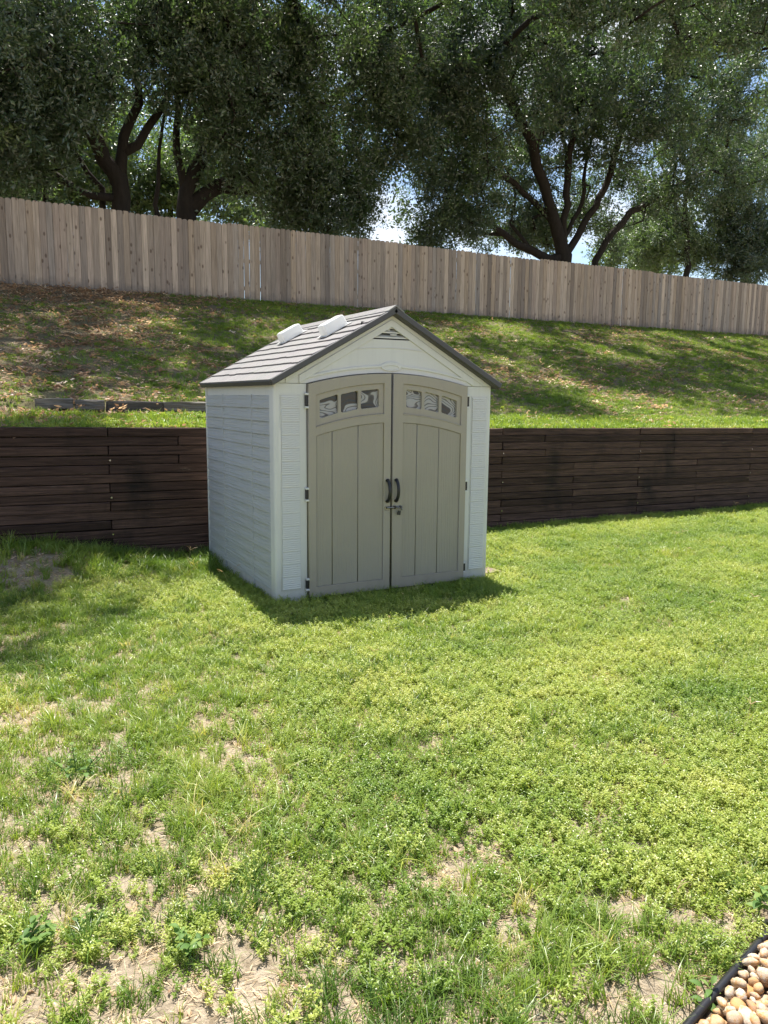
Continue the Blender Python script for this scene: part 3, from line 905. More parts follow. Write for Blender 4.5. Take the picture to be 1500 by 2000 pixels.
# paver half buried at the shed's right corner
bm = bmesh.new(); bm_box(bm, -0.13, 0.13, -0.10, 0.10, -0.03, 0.045, 0.008, 2)
o = bm_obj('paver', bm, m_plain('brown_concrete', (0.20, 0.145, 0.12), 0.9, 0, 30, 0.3))
o.location = (2.20, 0.16, 0.0); o.rotation_euler = (0.02, 0.03, 0.12)
tag(o, 'small brownish concrete paver in the grass at the shed corner', 'paver')

# ------------------------------------------------------------------ scattering: points carry rotation, scale, variant and tint
def scatter(name, P, rot, scl, idx, tint, sources, parent=None):
    P = np.asarray(P, float)
    me = bpy.data.meshes.new(name)
    me.vertices.add(len(P)); me.vertices.foreach_set('co', P.ravel())
    def add(nm, ty, field, arr):
        a = me.attributes.new(nm, ty, 'POINT'); a.data.foreach_set(field, np.ascontiguousarray(arr).ravel())
    add('rot', 'FLOAT_VECTOR', 'vector', np.asarray(rot, np.float32))
    add('scl', 'FLOAT', 'value', np.asarray(scl, np.float32))
    add('idx', 'INT', 'value', np.asarray(idx, np.int32))
    add('tint', 'FLOAT', 'value', np.asarray(tint, np.float32))
    o = bpy.data.objects.new(name, me)
    link(o, parent)
    ng = bpy.data.node_groups.new(name + '_scatter', 'GeometryNodeTree')
    ng.interface.new_socket('Geometry', in_out='INPUT', socket_type='NodeSocketGeometry')
    ng.interface.new_socket('Geometry', in_out='OUTPUT', socket_type='NodeSocketGeometry')
    N = ng.nodes; Lk = ng.links.new
    gi = N.new('NodeGroupInput'); go = N.new('NodeGroupOutput')
    g2i = N.new('GeometryNodeGeometryToInstance')
    for so in reversed(sources):       # the node lists its newest link first
        oi = N.new('GeometryNodeObjectInfo'); oi.inputs['Object'].default_value = so; oi.transform_space = 'ORIGINAL'
        oi.inputs['As Instance'].default_value = False
        Lk(oi.outputs['Geometry'], g2i.inputs[0])
    iop = N.new('GeometryNodeInstanceOnPoints')
    def named(nm, ty):
        a = N.new('GeometryNodeInputNamedAttribute'); a.data_type = ty; a.inputs['Name'].default_value = nm
        return [q for q in a.outputs if q.enabled and q.name == 'Attribute'][0]
    Lk(gi.outputs[0], iop.inputs['Points'])
    Lk(g2i.outputs[0], iop.inputs['Instance'])
    iop.inputs['Pick Instance'].default_value = True
    Lk(named('idx', 'INT'), iop.inputs['Instance Index'])
    Lk(named('rot', 'FLOAT_VECTOR'), iop.inputs['Rotation'])
    Lk(named('scl', 'FLOAT'), iop.inputs['Scale'])
    Lk(iop.outputs[0], go.inputs[0])
    md = o.modifiers.new('scatter', 'NODES'); md.node_group = ng
    return o

# ------------------------------------------------------------------ plant pieces used by the scatter
def blade_tuft(n, hmin, hmax, width, spread, lean, seed, mat):
    r = random.Random(seed)
    V = []; Fc = []
    for b in range(n):
        a = r.uniform(0, 2 * math.pi); rr = spread * math.sqrt(r.random())
        bx_, by_ = rr * math.cos(a), rr * math.sin(a)
        h = r.uniform(hmin, hmax); dirn = r.uniform(0, 2 * math.pi); ln = r.uniform(0.25, 1.0) * lean
        wd = width * r.uniform(0.7, 1.2); face = dirn + math.pi / 2 + r.uniform(-.5, .5)
        base = len(V); segs = 4
        for s in range(segs + 1):
            t = s / segs
            out = ln * h * t ** 1.9
            cx_ = bx_ + math.cos(dirn) * out; cy_ = by_ + math.sin(dirn) * out
            cz = h * (t - 0.42 * ln * t ** 2.6) - 0.004
            ww = wd * (1 - t ** 1.6) * 0.5 + 0.00015
            V.append((cx_ - math.cos(face) * ww, cy_ - math.sin(face) * ww, cz))
            V.append((cx_ + math.cos(face) * ww, cy_ + math.sin(face) * ww, cz))
        for s in range(segs):
            q = base + 2 * s
            Fc.append((q, q + 1, q + 3, q + 2))
    return mesh_obj('tuft', V, Fc, mat, None, True, linked=False)
def leaf_quad(V, Fc, c, d, nrm, ln, wd):
    d = np.asarray(d, float); d /= np.linalg.norm(d) + 1e-9
    s = np.cross(d, nrm); s /= np.linalg.norm(s) + 1e-9
    nn = np.cross(s, d)
    b = len(V)
    V += [c, c + d * ln * 0.45 + s * wd * 0.5 - nn * wd * 0.12, c + d * ln - nn * ln * 0.1, c + d * ln * 0.45 - s * wd * 0.5 - nn * wd * 0.12, c + d * ln * 0.5 + nn * wd * 0.06]
    Fc += [(b, b + 1, b + 4), (b + 1, b + 2, b + 4), (b + 2, b + 3, b + 4), (b + 3, b, b + 4)]
def clover_sprig(stems, h, leaf, spread, seed, mat):
    r = np.random.default_rng(seed)
    V = []; Fc = []
    for s in range(stems):
        a = r.uniform(0, 2 * math.pi); rr = spread * math.sqrt(r.random())
        b = np.array([rr * math.cos(a), rr * math.sin(a), -0.003])
        tip = b + np.array([r.normal(0, .35) * h, r.normal(0, .35) * h, h * r.uniform(.6, 1.1)])
        nl = r.integers(11, 19)
        sw = 0.0008
        k = len(V)
        V += [b + [sw, 0, 0], b - [sw, 0, 0], tip]
        Fc.append((k, k + 1, k + 2))
        for i in range(nl):
            t = 0.25 + 0.75 * i / nl
            c = b + (tip - b) * t
            az = i * 2.4 + r.uniform(-.4, .4)
            d = np.array([math.cos(az), math.sin(az), r.uniform(-.1, .8)])
            nrm = np.array([r.normal(0, .35), r.normal(0, .35), 1.0])
            leaf_quad(V, Fc, c, d, nrm, leaf * r.uniform(.7, 1.25), leaf * r.uniform(.45, .62))
    return mesh_obj('sprig', [tuple(v) for v in V], Fc, mat, None, False, linked=False)
def seed_head(seed, mat):
    r = np.random.default_rng(seed)
    V = []; Fc = []
    tip = np.array([r.normal(0, .03), r.normal(0, .03), r.uniform(.13, .18)])
    tube_into(V, Fc, [(0, 0, 0), tip * .5 + [0.006, 0, 0], tip], [0.0009, 0.0008, 0.0006], 3)
    for s in range(r.integers(2, 4)):
        a = r.uniform(0, 6.28)
        tube_into(V, Fc, [tip, tip + np.array([math.cos(a) * .025, math.sin(a) * .025, .018]), tip + np.array([math.cos(a) * .05, math.sin(a) * .05, .022])], [0.0012, 0.0016, 0.0006], 3)
    return mesh_obj('seed_head', [tuple(v) for v in V], Fc, mat, None, False, linked=False)
def litter_bits(kind, n, size, spread, seed, mat):
    r = np.random.default_rng(seed)
    V = []; Fc = []
    for i in range(n):
        a = r.uniform(0, 6.28); rr = spread * math.sqrt(r.random())
        c = np.array([rr * math.cos(a), rr * math.sin(a), r.uniform(0.002, 0.012)])
        az = r.uniform(0, 6.28)
        if kind == 'straw':
            d = np.array([math.cos(az), math.sin(az), r.uniform(-.08, .25)])
            leaf_quad(V, Fc, c, d, np.array([r.normal(0, .3), r.normal(0, .3), 1]), size * r.uniform(.5, 1.4), 0.0028)
        else:
            d = np.array([math.cos(az), math.sin(az), r.uniform(-.1, .45)])
            leaf_quad(V, Fc, c, d, np.array([r.normal(0, .5), r.normal(0, .5), 1]), size * r.uniform(.7, 1.3), size * r.uniform(.35, .55))
    return mesh_obj('litter', [tuple(v) for v in V], Fc, mat, None, False, linked=False)
def leaf_clump(n, spread, ln, wd, seed, mat):
    r = np.random.default_rng(seed)
    V = []; Fc = []
    twigs = 7
    for t in range(twigs):
        d0 = r.normal(0, 1, 3); d0[2] += 0.15; d0 /= np.linalg.norm(d0)
        L0 = spread * r.uniform(.6, 1.2)
        side = np.cross(d0, [0.1, 0.2, 1.0]); side /= np.linalg.norm(side) + 1e-9
        k = len(V)
        V += [side * 0.006, side * -0.006, d0 * L0 - np.array([0, 0, .12 * L0])]
        Fc.append((k, k + 1, k + 2))
        for i in range(n // twigs):
            s = r.uniform(.15, 1.05)
            c = d0 * L0 * s - np.array([0, 0, .12 * L0 * s * s]) + r.normal(0, .05, 3)
            d = d0 * 0.6 + r.normal(0, .7, 3); d[2] -= 0.25
            leaf_quad(V, Fc, c, d, r.normal(0, .6, 3) + np.array([0, 0, .8]), ln * r.uniform(.7, 1.25), wd * r.uniform(.8, 1.2))
    return mesh_obj('leaf_clump', [tuple(v) for v in V], Fc, mat, None, False, linked=False)

# ------------------------------------------------------------------ lawn cover
BARE = [(930, 1680, .15, .10, .85), (60, 1965, .26, .16, 1.0), (330, 1985, .22, .10, .95), (430, 1405, .14, .10, .7), (1200, 1325, .18, .12, .8), (60, 1400, .20, .2, .8),
        (480, 1940, .2, .09, .8), (1450, 1050, .5, .25, .9), (1180, 1560, .12, .08, .6), (300, 1750, .16, .12, .8),
        (860, 1700, .12, .12, .8), (1385, 1940, .08, .05, .7), (1440, 1840, .09, .04, .7), (200, 1900, .22, .14, .9), (700, 1590, .12, .08, .55), (1470, 1470, .2, .12, .6), (1000, 1560, .12, .08, .5),
        (550, 1830, .14, .08, .6), (1010, 1335, .14, .08, .5)]
BAREW = [(*on_ground(a, b)[:2], rx, ry, s) for a, b, rx, ry, s in BARE] + [(-1.85, 1.6, .50, .42, 1.2), (-2.3, 1.9, .5, .35, 1.0)]
def bare_mask(x, y):
    m = np.zeros_like(x)
    for bx_, by_, rx, ry, s in BAREW:
        wx = x + 0.12 * (fbm(x * 5, y * 5, 61) - .5) * 2; wy = y + 0.12 * (fbm(x * 5, y * 5, 71) - .5) * 2
        m = np.maximum(m, s * np.exp(-(((wx - bx_) / rx) ** 2 + ((wy - by_) / ry) ** 2)))
    return m
def in_view(x, y, z, mg=0.9):
    d = np.stack([x, y, z], -1) - CAM
    q = d @ np.stack([rt, up, fw], 1)
    u_ = q[..., 0] / q[..., 2] * FPX / 750; v_ = q[..., 1] / q[..., 2] * FPX / 1000
    return (q[..., 2] > 0.3) & (np.abs(u_) < 1 + mg) & (v_ > -1 - min(mg, .35))
def shed_free(x, y, m=0.0):
    return ~((x > -0.0 - m) & (x < W_ + m) & (y > 0.005 - m) & (y < D_ + m))
# pebble bed border, from the photograph's lower corner
E0 = on_ground(1335, 2000); E1 = on_ground(1482, 1824)
EDIR = (E1 - E0) / np.linalg.norm(E1 - E0)
EN = np.array([EDIR[1], -EDIR[0], 0.0])     # points into the bed
if np.dot(EN, CAM - E0) < 0: EN = -EN
def bed_side(x, y):
    return (x - E0[0]) * EN[0] + (y - E0[1]) * EN[1]
def bed_along(x, y):
    return (x - E0[0]) * EDIR[0] + (y - E0[1]) * EDIR[1]
BED_L = float(np.linalg.norm(E1 - E0)) + 0.75
def sample_lawn(density, ymax=2.28):
    A = 18.0 * 8.2
    n = int(A * density)
    x = rng.uniform(-4.5, 13.5, n); y = rng.uniform(-5.9, ymax, n)
    z = lawn_z(x, y)
    ok = in_view(x, y, z) & shed_free(x, y, 0.0) & ~((bed_side(x, y) > -0.012) & (bed_along(x, y) < BED_L + .05))
    x, y, z = x[ok], y[ok], z[ok]
    return x, y, z
def thin(x, y, prob):
    return rng.random(len(x)) < prob

B = [blade_tuft(16, .035, .085, .0042, .035, 0.9, 100 + k, M['blade']) for k in range(5)]
B += [blade_tuft(22, .07, .15, .0046, .030, 1.05, 200 + k, M['blade']) for k in range(4)]
B += [seed_head(300 + k, M['straw']) for k in range(3)]
x, y, z = sample_lawn(1150)
bm_ = bare_mask(x, y)
dist = np.hypot(x - CAM[0], y - CAM[1])
wallside = smooth((1.2 - np.abs(y - 1.9)) / 1.2) * smooth((1.5 - x) / 1.0)        # longer grass by the wall and shed
grassy = fbm(x * .8 + 3, y * .8, 31)          # where blades win over the leafy weeds
leftness = smooth((0.6 - x) / 2.0)
gfrac = np.clip(0.42 + 0.5 * leftness + (grassy - .5) * 1.6, 0.22, 1)
clump = np.clip(0.5 + 1.7 * (fbm(x * 4.5, y * 4.5, 41) - .33), 0.05, 1.3)
p_ = np.clip(gfrac * clump * (1 - np.clip(bm_ * .95, 0, .86)), 0, 1) * np.clip(0.55 + dist / 14, 0, 1)
k = thin(x, y, p_)
x, y, z = x[k], y[k], z[k]; bm_ = bm_[k]; wallside = wallside[k]; dist = dist[k]
n = len(x)
tall = rng.random(n) < np.clip(0.10 + 0.5 * (fbm(x * 2.3, y * 2.3, 51) - .42) * 2 + 0.45 * wallside, 0.02, .8)
idx = np.where(tall, rng.integers(5, 9, n), rng.integers(0, 5, n))
sh = rng.random(n) < 0.0012
idx = np.where(sh, rng.integers(9, 12, n), idx)
scl = rng.uniform(.6, 1.2, n) * (0.75 + 0.35 * fbm(x * 1.5, y * 1.5, 91)) * (1 + .45 * wallside)
tint = np.clip(0.40 + 1.0 * (fbm(x * 1.7, y * 1.7, 77) - .5) + rng.normal(0, .16, n) + 0.35 * bm_ - .12 * wallside, 0, .86)
dead = rng.random(n) < 0.03
tint = np.where(dead, rng.uniform(.85, 1, n), tint)
rot = np.stack([rng.normal(0, .12, n), rng.normal(0, .12, n), rng.uniform(0, 6.28, n)], 1)
g = scatter('lawn_grass', np.stack([x, y, z], 1), rot, scl, idx, tint, B)
tag(g, 'green lawn grass blades growing in front of the shed', 'grass', kind='stuff')
print('lawn grass', n)

S = [clover_sprig(8, .05, .0105, .035, 400 + k, M['clover']) for k in range(4)] + [clover_sprig(10, .075, .0125, .04, 420 + k, M['clover']) for k in range(3)]
x, y, z = sample_lawn(1050)
bm_ = bare_mask(x, y)
grassy = fbm(x * .8 + 3, y * .8, 31); leftness = smooth((0.6 - x) / 2.0)
wallside = smooth((1.2 - np.abs(y - 1.9)) / 1.2) * smooth((1.5 - x) / 1.0)
wf = np.clip(0.85 - 0.62 * leftness - (grassy - .5) * 1.5, 0.05, 1) * (1 - wallside)
clump = np.clip(0.5 + 2.2 * (fbm(x * 3.6 + 9, y * 3.6, 43) - .36), 0.03, 1)
k = thin(x, y, np.clip(wf * clump * (1 - np.clip(bm_ * 1.0, 0, .88)), 0, 1))
x, y, z = x[k], y[k], z[k]; n = len(x)
tint = np.clip(0.52 + 1.3 * (fbm(x * 1.3 + 5, y * 1.3, 83) - .5) + rng.normal(0, .17, n), 0, 1)
rot = np.stack([rng.normal(0, .15, n), rng.normal(0, .15, n), rng.uniform(0, 6.28, n)], 1)
g = scatter('lawn_weeds', np.stack([x, y, z], 1), rot, rng.uniform(.7, 1.3, n), rng.integers(0, 7, n), tint, S)
tag(g, 'yellow green small leaved weeds covering much of the lawn', 'weeds', kind='stuff')
print('weeds', n)

T = [litter_bits('straw', 18, .034, .07, 500 + k, M['straw']) for k in range(3)] + [litter_bits('leaf', 3, .035, .07, 520 + k, M['dead_leaf']) for k in range(3)]
x, y, z = sample_lawn(420)
bm_ = bare_mask(x, y)
wl = smooth((0.9 - np.abs(y - 2.2)) / .9) * smooth((-.6 - x) / .6)
k = thin(x, y, np.clip(0.30 + 0.25 * bm_ + wl, 0, 1))
x, y, z, wl, bm_ = x[k], y[k], z[k], wl[k], bm_[k]; n = len(x)
leafy = rng.random(n) < np.clip(.10 + .8 * wl + .12 * bm_, 0, 1)
idx = np.where(leafy, rng.integers(3, 6, n), rng.integers(0, 3, n))
g = scatter('lawn_litter', np.stack([x, y, z], 1), np.stack([np.zeros(n), np.zeros(n), rng.uniform(0, 6.28, n)], 1), rng.uniform(.7, 1.3, n), idx, rng.uniform(0.1, 1, n), T)
tag(g, 'dry straw and dead leaves lying between the lawn plants', 'litter', kind='stuff')

# ------------------------------------------------------------------ hillside cover
HB = [blade_tuft(18, .05, .11, .008, .07, 0.9, 600 + k, M['blade']) for k in range(4)] + [clover_sprig(7, .05, .025, .07, 620 + k, M['clover']) for k in range(2)]
nA = int(36 * 11.3 * 270)
x = rng.uniform(-6, 30, nA); y = rng.uniform(2.40, 13.55, nA)
z = hill_z(x, y)
k = in_view(x, y, z, .5)
x, y, z = x[k], y[k], z[k]
def hill_bare(x, y):
    b = fbm(x * .55 + 7, y * .55, 131)
    lft = smooth((2.2 - x + (y - 4) * 0.28) / 4.0)
    mid = np.exp(-(((x - 7.5) / 2.6) ** 2 + ((y - 6.4) / 1.8) ** 2))
    topl = smooth((y - 10.5) / 2.0) * smooth((3.5 - x) / 3.0)
    return np.clip(0.0 + 1.0 * (b - .45) + 0.72 * lft + 0.38 * mid + .5 * topl, 0, 1)
hb = hill_bare(x, y)
strip = smooth((4.0 - y) / .5)
hb = hb * (1 - .85 * strip)
cl_ = 0.35 + 1.2 * (fbm(x * 2.2, y * 2.2, 141) - .25)
by_timber = np.exp(-((y - 3.85) / .2) ** 2) * smooth((1.5 - x) / .2) * (x > -1.5)
k = thin(x, y, np.clip((1.02 - hb) * cl_, 0, 1) * np.clip(1.25 - y / 22, .5, 1) * (1 - .9 * by_timber))
x, y, z, hb, strip = x[k], y[k], z[k], hb[k], strip[k]; n = len(x)
tint = np.clip(0.34 + .5 * (fbm(x * .7, y * .7, 151) - .5) + rng.normal(0, .16, n) + .12 * strip, 0, .85)
idx = np.where(rng.random(n) < .2, rng.integers(4, 6, n), rng.integers(0, 4, n))
g = scatter('hill_grass', np.stack([x, y, z], 1), np.stack([rng.normal(0, .15, n), rng.normal(0, .15, n), rng.uniform(0, 6.28, n)], 1),
            rng.uniform(.6, 1.2, n) * (0.8 + .35 * strip), idx, tint, HB)
tag(g, 'patchy green grass on the shaded slope below the fence', 'grass', kind='stuff')
print('hill grass', n)
HL = [litter_bits('leaf', 12, .07, .16, 700 + k, M['dead_leaf']) for k in range(4)]
nA = int(36 * 11.3 * 55)
x = rng.uniform(-6, 30, nA); y = rng.uniform(2.45, 13.55, nA); z = hill_z(x, y)
k = in_view(x, y, z, .5); x, y, z = x[k], y[k], z[k]
k = thin(x, y, np.clip(hill_bare(x, y) * 1.1 + .04, 0, 1)); x, y, z = x[k], y[k], z[k]; n = len(x)
g = scatter('leaf_litter', np.stack([x, y, z + .005], 1), np.stack([rng.normal(0, .2, n), rng.normal(0, .2, n), rng.uniform(0, 6.28, n)], 1), rng.uniform(.7, 1.2, n), rng.integers(0, 4, n), np.clip(rng.beta(1.6, 2.2, n) * 1.1, 0, 1), HL)
tag(g, 'brown fallen leaves strewn over the bare part of the slope', 'leaf litter', kind='stuff')
print('hill litter', n)

# ------------------------------------------------------------------ trees
CL = [leaf_clump(56, .55, .135, .058, 800 + k, M['oak_leaf']) for k in range(5)]
def tree(name, label, stems, lobes, seed, density=1.0, cl_scale=1.0, tint0=0.4, group='trees behind the fence', radii=None):
    """stems: polylines of the main limbs; lobes: (centre, radius, points) volumes the crown fills; twigs grow to reach them"""
    r = np.random.default_rng(seed)
    base = np.asarray(stems[0][0], float)
    root = empty(name, tuple(base)); tag(root, label, 'tree', group)
    pos = []; par = []; minr = []
    def addnode(p, q, mr=0.0):
        pos.append(np.asarray(p, float)); par.append(q); minr.append(mr); return len(pos) - 1
    for si, st in enumerate(stems):
        st = [np.asarray(q, float) for q in st]
        r0 = radii[si] if radii else 0.3
        tot = sum(np.linalg.norm(b - a) for a, b in zip(st[:-1], st[1:]))
        if si == 0: cur = addnode(st[0], -1, r0)
        else:
            dd = np.linalg.norm(np.array(pos) - st[0], axis=1); cur = int(dd.argmin())
            if dd[cur] > 0.6: cur = addnode(st[0], 0 if dd[cur] > 2 else cur, r0)
        run = 0.0
        for a, b in zip(st[:-1], st[1:]):
            L0 = np.linalg.norm(b - a); m_ = max(1, int(L0 / .45))
            for j in range(1, m_ + 1):
                run += L0 / m_
                p = a + (b - a) * j / m_ + r.normal(0, .035, 3)
                cur = addnode(p, cur, r0 * (1 - 0.8 * run / tot))
    att = []
    for (c, rad, cnt) in lobes:
        c = np.asarray(c, float); rad = np.asarray(rad, float) * np.ones(3)
        d = r.normal(0, 1, (cnt, 3)); d /= np.linalg.norm(d, axis=1)[:, None]
        cnt = max(4, int(cnt * .82)); d = d[:cnt]
        att.append(c + d * (r.random((cnt, 1)) ** 0.42) * rad)
    att = np.concatenate(att)
    P0 = np.array(pos)
    order = np.argsort([np.linalg.norm(P0 - a, axis=1).min() for a in att])
    tips = []
    buf = np.zeros((len(P0) + len(att) * 16, 3)); buf[:len(P0)] = P0
    for ai in order:
        a = att[ai]
        n_ = len(pos)
        dv = a - buf[:n_]
        dist_ = np.linalg.norm(dv, axis=1)
        cost = dist_ + 0.35 * np.maximum(0, -dv[:, 2])
        q = int(cost.argmin())
        L0 = dist_[q]; m_ = min(14, max(1, int(L0 / .5)))
        st_ = pos[q]; cur = q
        bend = r.normal(0, .10, 3) * L0; bend[2] += .06 * L0
        for j in range(1, m_ + 1):
            t = j / m_
            p = st_ + (a - st_) * t + bend * math.sin(math.pi * t)
            buf[len(pos)] = p
            cur = addnode(p, cur)
        tips.append(cur)
    n_ = len(pos)
    cnt = np.zeros(n_)
    for t in tips: cnt[t] += 1
    for i in range(n_ - 1, 0, -1):
        if par[i] >= 0: cnt[par[i]] += cnt[i]
    rad = np.maximum(0.0135 * np.maximum(cnt, .5) ** 0.47, np.array(minr))
    kids = [[] for _ in range(n_)]
    for i in range(n_):
        if par[i] >= 0: kids[par[i]].append(i)
    V = []; Fc = []
    stack = [(0, None)]
    done = set()
    while stack:
        s, frm = stack.pop()
        chain = ([frm] if frm is not None else []) + [s]
        rr = [min(rad[frm], rad[s] * 1.25)] + [rad[s]] if frm is not None else [rad[s] * 1.35]
        cur = s
        while kids[cur]:
            ks = sorted(kids[cur], key=lambda i: -rad[i])
            for o_ in ks[1:]: stack.append((o_, cur))
            cur = ks[0]; chain.append(cur); rr.append(rad[cur])
        if len(chain) > 1:
            tube_into(V, Fc, [pos[c] - base for c in chain], rr, 9 if max(rr) > .1 else (6 if max(rr) > .035 else 4))
    mesh_obj('trunk', [tuple(v) for v in V], Fc, M['bark'], root, True)
    # leaf clumps round every twig end and along the last stretch before it
    PT = []
    for t in tips:
        m_ = max(2, int(round(r.uniform(2.6, 6.4) * density)))
        PT.append(pos[t] + r.normal(0, r.uniform(.22, .40), (m_, 3)) * [1, 1, .7])
        q = par[t]
        if q >= 0: PT.append(pos[q] + r.normal(0, .3, (max(1, m_ // 3), 3)))
    PT = np.concatenate(PT)
    n2 = len(PT)
    tint = np.clip(tint0 + r.normal(0, .18, n2) + .35 * (fbm(PT[:, 0] * .8, PT[:, 2] * .8 + PT[:, 1], seed) - .5), 0, 1)
    o = scatter('crown', PT - base, r.uniform(0, 6.28, (n2, 3)), r.uniform(.45, 1.3, n2) * cl_scale, r.integers(0, 5, n2), tint, CL, root)
    o['kind'] = 'stuff'
    return root, n2
GZ = 4.3
def st(Y, *pp):
    """limb drawn through photo pixels at distance Y (each point may shift its own Y)"""
    return [at(q[0], q[1], Y + (q[2] if len(q) > 2 else 0)) for q in pp]
def root_of(px, py, Y):
    p = at(px, py, Y); return np.array([p[0], p[1], GZ - .25])
def lb(Y, lst):
    return [(at(a, b, Y + dy), rr, c) for a, b, dy, rr, c in lst]

YA = 16.6
bA = root_of(232, 405, YA)
tree('oak_tree', 'dark multi stemmed oak behind the fence at the left end of the picture',
     [[bA] + st(YA, (236, 350), (240, 300), (266, 200), (262, 90), (255, -20)),
      st(YA, (236, 340), (205, 310), (165, 235, -.5), (110, 140, -1), (50, 40, -2)),
      st(YA, (242, 310), (290, 250), (318, 205), (350, 120, .5), (390, 30, 1)),
      st(YA, (232, 390), (180, 385), (120, 350, .5), (40, 300, .8), (-60, 250, 1)),
      st(YA, (222, 370), (190, 250, .6), (180, 120, 1), (170, 0, 1)),
      [root_of(205, 402, YA + .5)] + st(YA + .5, (200, 370), (150, 300), (110, 250), (70, 170)),
      [root_of(300, 412, YA + .8)] + st(YA + .8, (304, 360), (312, 290), (325, 200), (318, 90)),
      [root_of(95, 392, YA + 1)] + st(YA + 1, (92, 370), (60, 330), (20, 290), (-40, 240))],
     lb(YA, [(30, 190, -1.5, 1.9, 60), (-60, 120, -2, 2.2, 60), (60, 90, -2.5, 2.0, 60), (150, 200, -1, 1.3, 16), (160, 20, -1.5, 2.0, 45), (300, 90, -.5, 1.7, 45),
             (-120, 260, 0, 2.0, 40), (340, 0, -1, 2, 40), (10, 330, .8, 1.2, 16)]) +
     [((-3.4, 9.0, 12.4), (2.4, 2.6, 1.4), 50), ((0.4, 9.8, 12.9), (2.2, 2.2, 1.2), 52), ((-1.2, 4.7, 10.6), (1.4, 1.6, 0.8), 56), ((-4.6, 13.2, 13.6), 2.6, 40), ((0.5, 13.5, 14.5), 2.2, 34)],
     1, radii=[.24, .13, .13, .10, .10, .14, .10, .10])
YB = 17.6
bB = root_of(372, 418, YB)
tree('oak_tree', 'spreading oak behind the fence whose long limb leans toward the sky gap',
     [[bB] + st(YB, (362, 380), (348, 300), (345, 180), (350, 50), (356, -40)),
      st(YB, (374, 400), (430, 368), (490, 325), (540, 275), (620, 215, -.5), (740, 130, -1)),
      st(YB, (364, 370), (400, 300), (440, 220, -.6), (500, 100, -1.5), (560, 0, -2)),
      st(YB, (430, 368), (500, 375, .5), (580, 390, .8), (640, 410, 1))],
     lb(YB, [(430, 130, -2, 2.0, 60), (470, 260, -1, 1.7, 50), (600, 200, -1, 2.0, 60), (560, 340, .4, 1.5, 45), (630, 395, .8, 1.25, 45), (700, 90, -1.5, 2.1, 60), (590, 40, -2.5, 2.2, 60),
             (790, 30, -1.5, 1.7, 34), (640, 300, 0, 1.4, 40), (735, 200, -.6, 1.2, 18), (400, 200, .4, 1.3, 14), (420, 10, -2, 2.2, 45), (790, 270, 0, .9, 10), (560, 400, 1.2, 1.0, 18), (715, 330, .6, .9, 18), (765, 265, .3, 1.0, 16), (690, 400, 1, .7, 14), (780, 150, -.5, 1.1, 18)]) +
     [((4.0, 9.2, 12.2), (2.4, 2.3, 1.3), 58), ((7.4, 9.4, 12.6), (2.3, 2.3, 1.4), 58), ((2.6, 12.2, 13.6), 2.3, 40), ((6.4, 12.8, 14.2), 2.3, 40), ((10.2, 11.6, 13.2), (2.2, 2.2, 1.4), 40)],
     2, radii=[.18, .16, .12, .09])
YC = 19.2
bC = root_of(1105, 520, YC)
tree('oak_tree', 'huge oak with many dark limbs fanning up behind the fence right of the shed',
     [[bC] + st(YC, (1100, 500), (1085, 440), (1062, 360), (1045, 290), (1000, 200, -.6), (960, 100, -1)),
      st(YC, (1095, 510), (1035, 490), (985, 462), (945, 430), (900, 395, -.4), (850, 350, -.6)),
      st(YC, (1098, 490), (1105, 400), (1112, 300), (1135, 200, -.5), (1150, 60, -1.5)),
      st(YC, (1108, 500), (1140, 440), (1180, 370), (1205, 290, -.3), (1240, 180, -1), (1270, 60, -2)),
      [root_of(1158, 528, YC - .2)] + st(YC - .2, (1165, 510), (1195, 455), (1232, 415), (1310, 370, .3), (1390, 330, .5)),
      st(YC, (1035, 490), (1000, 440, .5), (1010, 380, .8), (980, 320, 1)),
      st(YC, (1045, 290), (1080, 200), (1060, 90, -1)),
      st(YC, (1100, 470), (1135, 400, .5), (1150, 300, .5), (1185, 150, .3)),
      st(YC, (1085, 440), (1040, 390, .4), (965, 330, .4), (900, 270, 0)),
      st(YC, (1112, 300), (1085, 220, .4), (1095, 100, 0)),
      st(YC, (985, 462), (940, 455, .4), (880, 440, .5), (830, 455, .5))],
     lb(YC, [(890, 270, -.5, 1.9, 50), (850, 365, -.5, 1.3, 30), (925, 415, -.3, 1.25, 36), (1000, 160, -1.5, 2.2, 60), (1090, 230, .6, 2.0, 50), (1150, 90, -2.5, 2.5, 60), (990, 30, -2.5, 2.3, 50),
             (1240, 230, -1.5, 2.3, 60), (1300, 90, -2.5, 2.6, 60), (1290, 370, 0, 1.8, 45), (1390, 210, -1.5, 2.4, 60), (1470, 80, -2.5, 2.6, 55), (900, 120, -1.5, 1.9, 45), (1040, 370, 1.4, 1.3, 20),
             (1160, 330, 1.5, 1.4, 20), (960, 330, .8, 1.4, 28), (845, 110, -1, 1.4, 26), (840, 20, -1.5, 1.5, 30), (1440, 320, 0, 1.8, 40), (865, 200, -1, 1.2, 18), (1000, 430, 1.2, 1.0, 24), (1050, 450, 2.2, .9, 24), (1130, 430, 2.2, 1.0, 20), (1040, 300, 1.5, 1.3, 24), (1120, 200, 0.5, 1.8, 36), (1200, 470, 1.5, .7, 10), (820, 440, 0, .55, 8), (850, 470, 0, .6, 8)]) +
     [((12.6, 9.6, 12.2), (2.4, 2.3, 1.3), 64), ((16.2, 9.8, 12.6), (2.4, 2.3, 1.3), 60), ((19.8, 10.2, 12.6), (2.4, 2.3, 1.4), 45), ((14.5, 13.0, 14.4), 2.4, 40), ((18.6, 13.4, 14.6), 2.4, 40), ((23.5, 11, 13), 2.6, 40)],
     3, radii=[.24, .19, .14, .16, .18, .09, .10, .10, .10, .08, .08])
YD = 21.5
bD = root_of(1345, 545, YD)
